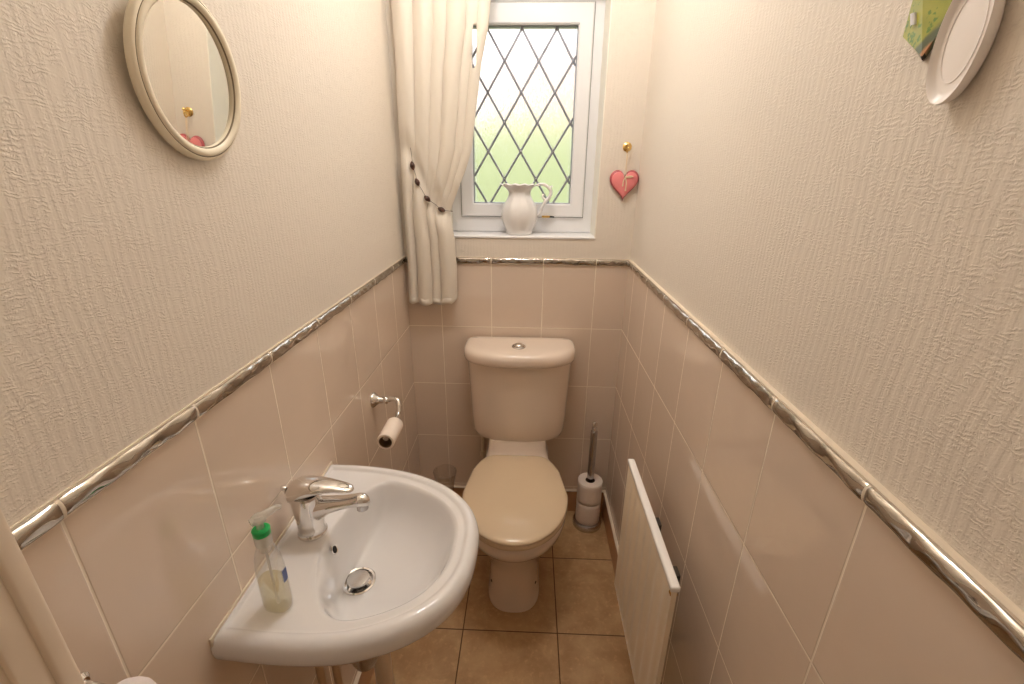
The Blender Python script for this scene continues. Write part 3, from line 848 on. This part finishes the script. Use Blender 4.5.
# ------------------------------------------------------------------ spare roll stand with two rolls
RX, RY = 0.764, -0.085
rsd = empty('spare_roll_stand', (RX, RY, 0), 'chrome pole stand on the floor holding spare toilet rolls', 'toilet roll stand')
bm = bmesh.new(); add_lathe(bm, [(0.063, 0.0), (0.064, 0.003), (0.064, 0.020), (0.060, 0.027), (0.052, 0.030), (0.01, 0.031)], (RX, RY, 0), 'z', 48)
obj('base', bm, M['satin'], rsd)
bm = bmesh.new(); add_lathe(bm, [(0.0075, 0.030), (0.0075, 0.245), (0.0145, 0.250), (0.0145, 0.480), (0.0095, 0.486)], (RX, RY, 0), 'z', 20)
obj('pole', bm, M['satin'], rsd)
bm = bmesh.new(); add_lathe(bm, [(0.0095, 0.485), (0.0115, 0.487), (0.0115, 0.499), (0.006, 0.502), (0.006, 0.507), (0.0100, 0.511), (0.0108, 0.517), (0.008, 0.524), (0.002, 0.527)], (RX, RY, 0), 'z', 24)
obj('knob', bm, M['chrome'], rsd)
for k, (z0, lb) in enumerate(((0.0315, 'white spare toilet roll on the floor stand, lower of the two'), (0.1345, 'white spare toilet roll on the floor stand, upper of the two'))):
    r_ = empty('toilet_roll', (RX, RY, z0), lb, 'toilet roll', 'spare toilet rolls on the stand')
    bm = bmesh.new(); H = 0.1025
    add_lathe(bm, [(0.0205, 0.0005), (0.0515, 0.0), (0.0528, 0.001), (0.0530, 0.02), (0.0530, H-0.02), (0.0528, H-0.001), (0.0515, H), (0.0205, H-0.001)], (RX, RY, z0), 'z', 56, False, False)
    obj('paper', bm, M['paper'], r_, angle=60)
    bm = bmesh.new()
    add_rings(bm, [circ((RX, RY, z0+z), r, (1, 0, 0), (0, 1, 0), 40) for z, r in ((0.001, 0.0206), (H-0.0015, 0.0206), (H-0.0015, 0.0192), (0.001, 0.0192))], True, loop=True)
    obj('cardboard_core', bm, M['card'], r_, angle=60)

# ------------------------------------------------------------------ clear glass behind the basin
GXc, GYc = 0.131, -0.092
bm = bmesh.new()
pr = [(0.040, 0.0), (0.042, 0.004), (0.036, 0.010), (0.028, 0.03), (0.030, 0.10), (0.038, 0.19), (0.0515, 0.262), (0.0505, 0.264), (0.0495, 0.262), (0.0362, 0.19), (0.0282, 0.10), (0.0262, 0.035), (0.012, 0.022)]
add_lathe(bm, pr, (GXc, GYc, -0.0), 'z', 56)
tag(obj('glass_vase', bm, M['clear']), 'clear round-rimmed glass vase on the floor behind the basin', 'vase')

# ------------------------------------------------------------------ radiator
rd = empty('radiator', (0.80, -0.86, 0.30), 'cream single-panel radiator low on the right tiled wall', 'radiator')
RY0, RY1, RZ0, RZ1, RXF = -1.073, -0.660, 0.290, 0.750, 0.762
bm = bmesh.new()
# corrugated pressed panel: waves along y, flat border all round
ny, nz_ = 150, 30
def panel(xb, sgn, flat=False):
    rows = []
    for j in range(nz_+1):
        z = RZ0 + (RZ1-0.012-RZ0)*j/nz_; row = []
        for i in range(ny+1):
            y = RY0 + (RY1-RY0)*i/ny
            ez = min(1, min(z-RZ0-0.022, RZ1-0.034-z)/0.014); ez = max(0, ez)
            ey = max(0, min(1, min(y-RY0-0.010, RY1-0.010-y)/0.008))
            w = math.cos(2*PI*(y-RY0)/0.052)
            row.append((xb - sgn*0.0045*(0.5-0.5*w)*ez*ey, y, z))
        rows.append(row)
    return rows
a_ = panel(RXF+0.004, 1); b_ = [[(x+0.009+2*(RXF+0.004-x), y, z) for x, y, z in r] for r in a_]
add_rings(bm, a_, closed=False); add_rings(bm, b_[::-1], closed=False)
for y in (RY0, RY1):
    add_box(bm, RXF+0.0035, RXF+0.0135, y-0.0012, y+0.0012, RZ0, RZ1-0.012)
add_box(bm, RXF+0.003, RXF+0.014, RY0, RY1, RZ0-0.003, RZ0+0.001, bev=0.0008)
obj('panel', bm, M['radpaint'], rd, angle=40)
bm = bmesh.new()
add_box(bm, RXF, RXF+0.019, RY0-0.003, RY1+0.003, RZ1-0.014, RZ1, bev=0.004, seg=3)
obj('top_trim', bm, M['radtop'], rd)
# spot welds along the bottom edge
bm = bmesh.new()
for i in range(12):
    y = RY0 + 0.017 + 0.0333*i
    add_lathe(bm, [(0.0032, 0), (0.0026, 0.0014), (0.001, 0.002)], (RXF+0.0035, y, RZ0+0.006), (-1, 0, 0), 10)
wd = obj('spot_weld', bm, M['radtop'], rd); wd['kind'] = 'stuff'
bm = bmesh.new(); add_lathe(bm, [(0.0075, 0), (0.0075, 0.008), (0.005, 0.010)], (RXF+0.010, RY0+0.012, RZ1-0.026), (0, -1, 0), 16)
obj('air_vent', bm, M['brass'], rd)
for y in (RY0+0.058, RY0+0.200):
    bm = bmesh.new()
    add_box(bm, RXF+0.013, RXF+0.036, y-0.013, y+0.013, RZ1-0.055, RZ1-0.022, bev=0.002)
    wb_ = obj('wall_bracket', bm, M['steel_dark'], rd)
    bm = bmesh.new(); add_box(bm, RXF+0.010, W, y-0.004, y+0.004, RZ0+0.05, RZ0+0.065, bev=0.001)
    obj('bracket_arm', bm, M['steel_dark'], wb_)
for y in (RY0+0.03, RY0+0.09):
    bm = bmesh.new()
    add_lathe(bm, [(0.011, -0.045), (0.011, -0.012), (0.009, 0.0), (0.013, 0.002), (0.013, 0.022), (0.009, 0.030)], (RXF+0.045, y, RZ0+0.022), 'z', 20)
    add_tube(bm, [(RXF+0.010, y, RZ0+0.030), (RXF+0.045, y, RZ0+0.030)], 0.009, 14)
    add_tube(bm, [(RXF+0.045, y, RZ0), (RXF+0.045, y, 0.0)], 0.0075, 12)
    obj('valve', bm, M['steel_dark'], rd)

# ------------------------------------------------------------------ heart and hook
hk = empty('brass_wall_hook', (0.810, 0, 1.572), 'small brass hook on the window wall above the pink heart', 'hook')
bm = bmesh.new(); add_lathe(bm, [(0.0155, 0), (0.0155, -0.002), (0.012, -0.005), (0.006, -0.007)], (0.810, 0, 1.572), 'y', 28)
obj('back_plate', bm, M['brass'], hk)
bm = bmesh.new()
add_tube(bm, smooth_path([(0.810, -0.004, 1.574), (0.810, -0.018, 1.576), (0.809, -0.026, 1.570), (0.808, -0.026, 1.560), (0.808, -0.020, 1.554), (0.808, -0.013, 1.557)], 6), 0.0027, 12)
add_lathe(bm, [(0.002, 0.0), (0.0050, 0.003), (0.0055, 0.006), (0.002, 0.009)], (0.810, -0.030, 1.578), (0, 1, 0), 14)
obj('hook', bm, M['brass'], hk)
hc = Vector((0.8085, -0.012, 1.445))
ht = empty('heart_decoration', tuple(hc), 'pink ceramic heart hanging from the brass hook right of the window', 'decoration')
def heart_pts(s, y, n=80):
    P = []
    for i in range(n):
        t = 2*PI*i/n
        x = 16*math.sin(t)**3; z = 13*math.cos(t)-5*math.cos(2*t)-2*math.cos(3*t)-math.cos(4*t)
        P.append((hc.x + s*x/16*0.0512, y, hc.z + s*(z+2.5)/14.5*0.0520))
    return P
bm = bmesh.new()
add_rings(bm, [heart_pts(0.94, -0.003), heart_pts(1.0, -0.007), heart_pts(1.0, -0.010), heart_pts(0.96, -0.014), heart_pts(0.89, -0.0165)], True, True, False, mi=1)
add_rings(bm, [heart_pts(0.89, -0.0165), heart_pts(0.84, -0.018), heart_pts(0.6, -0.0205), heart_pts(0.25, -0.0215)], True, False, True, mi=0)
hh = obj('heart', bm, [M['heart'], M['heartedge']], ht, angle=60)
bm = bmesh.new()
add_tube(bm, [(hc.x-0.004, -0.021, hc.z+0.030), (0.8085, -0.019, 1.52), (0.808, -0.018, 1.555)], 0.0011, 8)
add_tube(bm, [(hc.x+0.003, -0.021, hc.z+0.030), (0.8105, -0.021, 1.52), (0.809, -0.022, 1.555)], 0.0011, 8)
obj('hanging_string', bm, M['string'], ht)
bm = bmesh.new()
kx, kz = hc.x+0.001, hc.z+0.028
for P in ([(kx, -0.0225, kz), (kx-0.006, -0.024, kz-0.012), (kx-0.007, -0.0235, kz-0.027)], [(kx, -0.0225, kz), (kx+0.004, -0.024, kz-0.018), (kx+0.004, -0.0235, kz-0.042)],
          [(kx, -0.0225, kz), (kx+0.012, -0.026, kz+0.004), (kx+0.026, -0.024, kz+0.003)], [(kx, -0.0225, kz), (kx+0.013, -0.024, kz-0.001), (kx+0.026, -0.024, kz+0.003)]):
    add_tube(bm, smooth_path(P, 5), 0.0019, 8)
for P in ((kx-0.007, -0.0235, kz-0.028), (kx+0.004, -0.0235, kz-0.043)):
    add_lathe(bm, [(0.001, -0.003), (0.003, -0.001), (0.003, 0.002), (0.001, 0.004)], P, 'z', 10)
obj('bow', bm, M['string'], ht)

# ------------------------------------------------------------------ jug on the sill
JX, JY, JZ = 0.4375, 0.062, WZ0 + 0.0062
jg = empty('jug', (JX, JY, JZ), 'white ceramic jug with scalloped rim and scroll handle on the window sill', 'jug')
bm = bmesh.new(); n = 72
jp = [(0.044, 0.0), (0.049, 0.002), (0.049, 0.007), (0.052, 0.018), (0.060, 0.035), (0.0665, 0.055), (0.0680, 0.075), (0.0650, 0.095), (0.0560, 0.115), (0.0455, 0.132), (0.0405, 0.146), (0.0400, 0.155), (0.0430, 0.164), (0.0500, 0.172), (0.0570, 0.1775), (0.0590, 0.1800)]
def jring(r, z, k):
    """k = how far the spout and the scallops act"""
    out = []
    for i in range(n):
        a = 2*PI*i/n
        sp_ = max(0, math.cos(a-PI))**6 * 0.016 * k
        sc = 0.0016*math.cos(10*a)*k
        bk = max(0, math.cos(a))**4*0.004*k
        flute = 0.0007*math.cos(12*a)*(1-k) if z > 0.01 else 0
        rr = r + sp_ + sc + flute + bk
        out.append((JX + rr*math.cos(a), JY + rr*0.93*math.sin(a), JZ + z + (0.002*math.cos(10*a) + max(0, math.cos(a-PI))**6*0.003)*k))
    return out
ks = [max(0, min(1, (z-0.150)/0.03)) for r, z in jp]
ro = [jring(r, z, k) for (r, z), k in zip(jp, ks)]
ri = [jring(r-0.003, max(z, 0.004), k) for (r, z), k in list(zip(jp, ks))[::-1]]
add_rings(bm, ro + [jring(0.0575, 0.1815, 1)] + ri, True, True, True)
obj('body', bm, M['jug'], jg, angle=60)
bm = bmesh.new()
hpth = smooth_path([(JX+0.058, JY, JZ+0.178), (JX+0.080, JY, JZ+0.183), (JX+0.102, JY, JZ+0.176), (JX+0.1165, JY, JZ+0.158), (JX+0.112, JY, JZ+0.138), (JX+0.095, JY, JZ+0.118), (JX+0.086, JY, JZ+0.100), (JX+0.078, JY, JZ+0.080), (JX+0.064, JY, JZ+0.068)], 7)
rr_ = [0.0042 + 0.0022*math.sin(PI*i/(len(hpth)-1)) for i in range(len(hpth))]
add_tube(bm, hpth, rr_, 14)
add_tube(bm, smooth_path([(JX+0.100, JY, JZ+0.126), (JX+0.090, JY, JZ+0.132), (JX+0.086, JY, JZ+0.142), (JX+0.093, JY, JZ+0.146)], 5), [0.004]*8 + [0.0036]*8, 10)
add_tube(bm, smooth_path([(JX+0.110, JY, JZ+0.168), (JX+0.118, JY, JZ+0.176), (JX+0.122, JY, JZ+0.172)], 5), 0.0028, 10)
obj('handle', bm, M['jug'], jg, angle=60)

# ------------------------------------------------------------------ curtain with beaded tie
CLx = [(2.21, 0.030), (1.985, 0.026), (1.846, 0.028), (1.648, 0.022), (1.39, 0.019), (1.25, 0.020), (1.176, 0.019), (1.005, 0.014)]
CRx = [(2.21, 0.350), (1.98, 0.339), (1.915, 0.331), (1.82, 0.308), (1.648, 0.283), (1.557, 0.270), (1.49, 0.246), (1.436, 0.222), (1.376, 0.196), (1.352, 0.186), (1.31, 0.190), (1.253, 0.199), (1.14, 0.204), (1.0, 0.201)]
cu = empty('curtain', (0.18, -0.06, 1.01), 'cream curtain gathered at the left side of the window', 'curtain')
FT = [0.0, 0.22, 0.42, 0.57, 0.77, 0.88, 1.0]     # fold lines above the tie
FB = [0.0, 0.20, 0.50, 0.68, 1.0]                 # and below it
def fold(u, F, ph):
    for i in range(len(F)-1):
        if F[i] <= u <= F[i+1]:
            t = (u-F[i])/(F[i+1]-F[i]); return max(0.0, math.sin(PI*t))**0.62*(0.8 + 0.25*math.sin(i*2.3+ph))*min(1, (F[i+1]-F[i])/0.2), i
    return 0.0, 0
def tie_z(s): return lerp_tab([(0, 1.56), (0.10, 1.56), (0.25, 1.50), (0.36, 1.452), (0.54, 1.398), (0.80, 1.360), (1.0, 1.352)], s)
bm = bmesh.new(); NU, NV = 260, 150
def cpoint(u, z, back=0.0):
    xl, xr = lerp_tab(CLx, z), lerp_tab(CRx, z)
    tz = tie_z(u); d = z - tz
    pinch = math.exp(-(d/0.045)**2)
    above = max(0, min(1, d/0.5))
    mixv = 1/(1 + math.exp(-d/0.02))
    wt, k = fold(u, FT, 1.0); wb, _ = fold(u, FB, 0.3)
    w = wt*mixv*(0.010 + 0.014*above) + wb*(1-mixv)*0.026
    w *= (1-0.55*pinch)
    y = -0.028 - w - 0.012*math.sin(PI*u) - 0.0012*math.sin(u*31 + z*5)*(0.3+above)
    y += 0.008*pinch
    # cloth swings towards the tie: soft diagonal drapes just above it
    y -= 0.004*math.sin((d + 0.25*u)*60)*math.exp(-((d-0.07)/0.05)**2)*u
    x = xl + (xr-xl)*u + 0.002*math.sin(z*9 + k*1.7)*(0.3+above)*math.sin(PI*u)
    return Vector((x, y, z))
ZTOP = 2.21
grid = []
for j in range(NV+1):
    row = []
    for i in range(NU+1):
        u = i/NU
        zb = 1.012 - 0.006*math.sin(PI*u)*1.2 + (0.016 if u > 0.9 else 0)*((u-0.9)/0.1) - 0.003*math.sin(u*21)
        z = zb + (ZTOP-zb)*(j/NV)
        row.append(bm.verts.new(cpoint(u, z)))
    grid.append(row)
for j in range(NV):
    for i in range(NU):
        u = (i+0.5)/NU
        z = (grid[j][i].co.z + grid[j+1][i].co.z)/2
        # parted fold: a slim upright gap that lets the daylight through
        if 1.800 < z < 1.925:
            tt = (z-1.8625)/0.0625
            if abs(grid[j][i].co.x + 0.0006 - (0.2865 + (z-1.8625)*0.05)) < 0.0085*math.sqrt(max(0, 1-tt*tt))**0.7: continue
        bm.faces.new((grid[j][i], grid[j][i+1], grid[j+1][i+1], grid[j+1][i]))
cl = obj('curtain_cloth', bm, M['fabric'], cu, angle=80)
md = cl.modifiers.new('thick', 'SOLIDIFY'); md.thickness = 0.0012; md.offset = 1
# stitched hem
bm = bmesh.new()
hr = []
for j, dzv in enumerate((0.0, 0.012, 0.024)):
    hr.append([cpoint(i/NU, 1.012 - 0.006*math.sin(PI*i/NU)*1.2 + (0.016*((i/NU-0.9)/0.1) if i/NU > 0.9 else 0) - 0.003*math.sin(i/NU*21) + dzv) + Vector((0, -0.0016, 0)) for i in range(NU+1)])
add_rings(bm, hr, closed=False)
hem = obj('hem', bm, M['fabric'], cu, angle=80)
md = hem.modifiers.new('thick', 'SOLIDIFY'); md.thickness = 0.0012
bm = bmesh.new(); add_tube(bm, [(0.0, -0.045, 2.225), (0.84, -0.045, 2.225)], 0.010, 16)
tag(obj('curtain_pole', bm, M['upvc']), 'white curtain pole carrying the cream curtain over the window', 'curtain pole')
# tie back
tb = empty('curtain_tie', (0.1, -0.09, 1.42), 'dark beaded cord tied round the cream curtain', 'curtain tie')
def front(u):
    z = tie_z(u); p = cpoint(u, z); return p
us = [0.155, 0.20, 0.27, 0.36, 0.45, 0.55, 0.66, 0.76, 0.88, 0.985]
pth = []
tieX = lambda z: lerp_tab([(1.563, 0.060), (1.505, 0.066), (1.451, 0.080), (1.396, 0.112), (1.358, 0.159), (1.352, 0.190)], z)
for z in (1.563, 1.535, 1.505, 1.478, 1.451, 1.424, 1.396, 1.374, 1.358, 1.352):
    x = tieX(z); xl, xr = lerp_tab(CLx, z), lerp_tab(CRx, z); u = max(0, min(1, (x-xl)/(xr-xl)))
    ymin = min(cpoint(max(0, min(1, u+du)), z).y for du in (-0.06, -0.03, 0, 0.03, 0.06))
    pth.append(Vector((x, ymin - 0.005, z)))
pth.append(Vector((0.197, -0.03, 1.351))); pth.append(Vector((0.186, -0.006, 1.352)))
bm = bmesh.new(); pp = smooth_path(pth, 6); add_tube(bm, pp, 0.0008, 8)
obj('cord', bm, M['bead'], tb)
def near_path(x, z): return min(pp, key=lambda p: (p.x-x)**2 + (p.z-z)**2)
for (x, z), L in (((0.0665, 1.505), 0.019), ((0.080, 1.451), 0.018), ((0.1125, 1.396), 0.018), ((0.159, 1.358), 0.018)):
    p = near_path(x, z); i = pp.index(p); d = (pp[min(i+1, len(pp)-1)] - pp[max(0, i-1)]).normalized()
    bm = bmesh.new()
    L *= 1.3
    add_lathe(bm, [(0.0014, -L*0.6), (0.0052, -L*0.42), (0.0086, -L*0.14), (0.0088, L*0.12), (0.0054, L*0.42), (0.0014, L*0.6)], p + Vector((0, -0.004, 0)), d, 16)
    obj('bead', bm, M['bead'], tb)

# ------------------------------------------------------------------ plaques on the right wall
OFF = (REC, REC*1.24, REC*0.3)
pq = empty('wall_plaque', (W + REC, -1.244, 1.61), 'white oval rimmed plaque on the right wall at the top of the picture', 'wall plaque')
def pring(r, h, cy_=-1.2620, cz_=1.6060, a=0.0265, b=0.0530, n=80):
    out = []
    for i in range(n):
        t = 2*PI*i/n
        y = a*r*math.cos(t); z = b*r*math.sin(t)
        z2 = z; y2 = y - 0.04*z   # leans a little
        out.append((W + REC - 0.001 - h*1.1, cy_ + y2 + REC*1.24 - 0.002, cz_ + z2 + REC*0.3 - 0.001))
    return out
bm = bmesh.new()
add_rings(bm, [pring(0.80, 0.0), pring(0.95, 0.004), pring(1.0, 0.010), pring(0.985, 0.0125), pring(0.93, 0.0115), pring(0.86, 0.0085), pring(0.80, 0.0080), pring(0.5, 0.0085), pring(0.2, 0.009)], True, True, True)
obj('plaque_body', bm, M['plate'], pq, angle=60)
bm = bmesh.new()   # faint raised line inside the rim
add_rings(bm, [[Vector(p) + Vector((-0.0006*math.sin(2*PI*k/5), 0, 0)) for p in pring(0.66+0.012*math.cos(2*PI*k/5), 0.0084)] for k in range(5)], True, loop=True)
obj('raised_line', bm, M['plate'], pq, angle=60)

def landscape():
    g = N('painted_landscape'); v = g.coords(); s = g.sep(v)
    nz1 = g.noise(v, 40, 4); nz2 = g.noise(v, 160, 3)
    z = g.math('ADD', s[2], g.math('MULTIPLY', g.math('SUBTRACT', nz1, 0.5), 0.02))
    z = g.math('ADD', z, g.math('MULTIPLY', s[1], 0.7))
    c = g.mix(nz1, srgb(110, 128, 24), srgb(196, 190, 80))
    c = g.mix(g.ramp(nz2, 0.55, 0.65), c, srgb(90, 130, 40))
    c = g.mix(g.ramp(z, 0.020, 0.026), c, srgb(206, 200, 214))
    c = g.mix(g.ramp(z, -0.047, -0.041, 1, 0), c, srgb(84, 96, 66))
    c = g.mix(g.ramp(z, -0.058, -0.053, 1, 0), c, srgb(196, 140, 90))
    return g.done(g.bsdf(c, 0.3, 0.0, None).outputs[0])
M['land'] = landscape()
kt = empty('picture_ornament', (W + REC, -1.187, 1.644), 'small pointed ornament painted with a green landscape beside the white plaque', 'ornament')
bm = bmesh.new()
L_, B_, R_, T_ = (W-0.001, -1.1790, 1.6240), (W-0.001, -1.2115, 1.5965), (W-0.001, -1.2480, 1.6420), (W-0.001, -1.1980, 1.7000)
ridge0 = (W-0.012, -1.2230, 1.5985); ridge1 = (W-0.012, -1.1900, 1.6850); Lf = (W-0.006, -1.1805, 1.6245); Rf = (W-0.005, -1.2470, 1.6420)
vs = [bm.verts.new(p) for p in (L_, B_, R_, T_, Lf, ridge0, Rf, ridge1)]
for f in ((0, 1, 2, 3), (4, 5, 7), (5, 6, 7), (0, 4, 5, 1), (1, 5, 6, 2), (2, 6, 7, 3), (3, 7, 4, 0)):
    bm.faces.new([vs[i] for i in f])
bmesh.ops.translate(bm, verts=bm.verts, vec=OFF)
obj('painted_face', bm, M['land'], kt, smooth=False)
bm = bmesh.new()
add_lathe(bm, [(0.0005, -0.003), (0.002, 0), (0.0005, 0.003)], (W-0.010, -1.2225, 1.5985), 'z', 10)
bmesh.ops.translate(bm, verts=bm.verts, vec=OFF)
obj('tip_bead', bm, M['steel_dark'], kt)
bm = bmesh.new()
add_rings(bm, [[Vector((W-0.0105 - 0.0025*math.sin(PI*k/6), -1.1985 + (z-1.63)*0.4 - 0.0035*math.cos(PI*k/6), z)) for k in range(7)] for z in (1.630, 1.634, 1.638, 1.641)], closed=False)
bmesh.ops.translate(bm, verts=bm.verts, vec=OFF)
obj('highlight_strip', bm, M['whitelabel'], kt)

# ------------------------------------------------------------------ hand towel by the door frame
tw = empty('hand_towel', (0.062, -1.43, 0.93), 'white hand towel hanging on the left wall beside the door frame', 'towel')
bm = bmesh.new(); rings = []
for j, (z, hx, hy) in enumerate([(0.55, 0.012, 0.055), (0.60, 0.013, 0.055), (0.80, 0.015, 0.048), (0.91, 0.019, 0.042), (0.955, 0.023, 0.036), (0.975, 0.022, 0.030), (0.986, 0.016, 0.020), (0.990, 0.007, 0.008)]):
    ring = []
    for i in range(48):
        a = 2*PI*i/48
        wv = 1 + (0.10 if z < 0.88 else 0.02)*math.sin(6*a + j*0.4)
        ring.append((0.064 + hx*math.cos(a)*wv, -1.441 + hy*0.9*spow(math.sin(a), 0.8)*wv, z))
    rings.append(ring)
add_rings(bm, rings, True, True, True)
obj('towel_cloth', bm, M['towel'], tw, angle=80)
tr_ = empty('towel_hook', (0.0, -1.405, 1.0), 'chrome towel hook on the left wall under the white towel', 'hook')
bm = bmesh.new()
add_lathe(bm, [(0.010, 0), (0.010, 0.004), (0.006, 0.008)], (0.0, -1.424, 0.975), 'x', 24)
add_tube(bm, smooth_path([(0.004, -1.424, 0.975), (0.03, -1.426, 0.971), (0.050, -1.434, 0.969), (0.064, -1.440, 0.972)], 6), 0.004, 12)
obj('hook_arm', bm, M['chrome'], tr_)

# ------------------------------------------------------------------ ceiling lamp
LY = -0.60
cl_ = empty('ceiling_light', (0.43, LY, CEIL), 'white ceiling bar with two lit globe bulbs above the room', 'ceiling light')
bm = bmesh.new(); add_box(bm, 0.26, 0.60, LY-0.03, LY+0.03, CEIL-0.022, CEIL, bev=0.006)
obj('base', bm, M['upvc'], cl_)
for lx in (0.33, 0.53):
    bm = bmesh.new(); add_lathe(bm, [(0.026, -0.020), (0.026, -0.045), (0.020, -0.052)], (lx, LY, CEIL), 'z', 28)
    lh = obj('lamp_holder', bm, M['upvc'], cl_)
    bm = bmesh.new(); add_lathe(bm, [(0.046*math.sin(PI*k/18), -0.092+0.046*math.cos(PI*k/18)) for k in range(0, 19)], (lx, LY, CEIL), 'z', 28, False, False)
    obj('bulb', bm, M['lampglass'], lh)

# ------------------------------------------------------------------ sky
wd_ = bpy.data.worlds.new('sky'); SC.world = wd_; wd_.use_nodes = True
nt = wd_.node_tree; bg = nt.nodes['Background']
bg.inputs[0].default_value = (0.93, 0.96, 1.0, 1); bg.inputs[1].default_value = 2.9

# ------------------------------------------------------------------ camera
f_px, pitch, yaw, roll = 455.24, 20.79, -1.988, 0.4915
cam_d = bpy.data.cameras.new('camera'); cam = bpy.data.objects.new('camera', cam_d); COL.objects.link(cam)
cam_d.sensor_fit = 'HORIZONTAL'; cam_d.sensor_width = 36.0; cam_d.lens = f_px/1024*36.0; cam_d.clip_start = 0.02; cam_d.clip_end = 200
a, b, r = math.radians(pitch), math.radians(yaw), math.radians(roll)
fw = Vector((math.sin(b)*math.cos(a), math.cos(b)*math.cos(a), -math.sin(a)))
rt = Vector((math.cos(b), -math.sin(b), 0)); up = rt.cross(fw)
rt2 = rt*math.cos(r) + up*math.sin(r); up2 = up*math.cos(r) - rt*math.sin(r)
cam.matrix_world = Matrix(((rt2.x, up2.x, -fw.x, 0.4757), (rt2.y, up2.y, -fw.y, -1.7345), (rt2.z, up2.z, -fw.z, 1.4964), (0, 0, 0, 1)))
SC.camera = cam

SC.view_settings.view_transform = 'Standard'; SC.view_settings.look = 'None'
SC.view_settings.gamma = 1; SC.view_settings.use_curve_mapping = False
SC.view_settings.exposure = 0.22
SC.cycles.max_bounces = 12; SC.cycles.transparent_max_bounces = 24; SC.cycles.diffuse_bounces = 6; SC.cycles.transmission_bounces = 10
SC.cycles.sample_clamp_indirect = 6.0
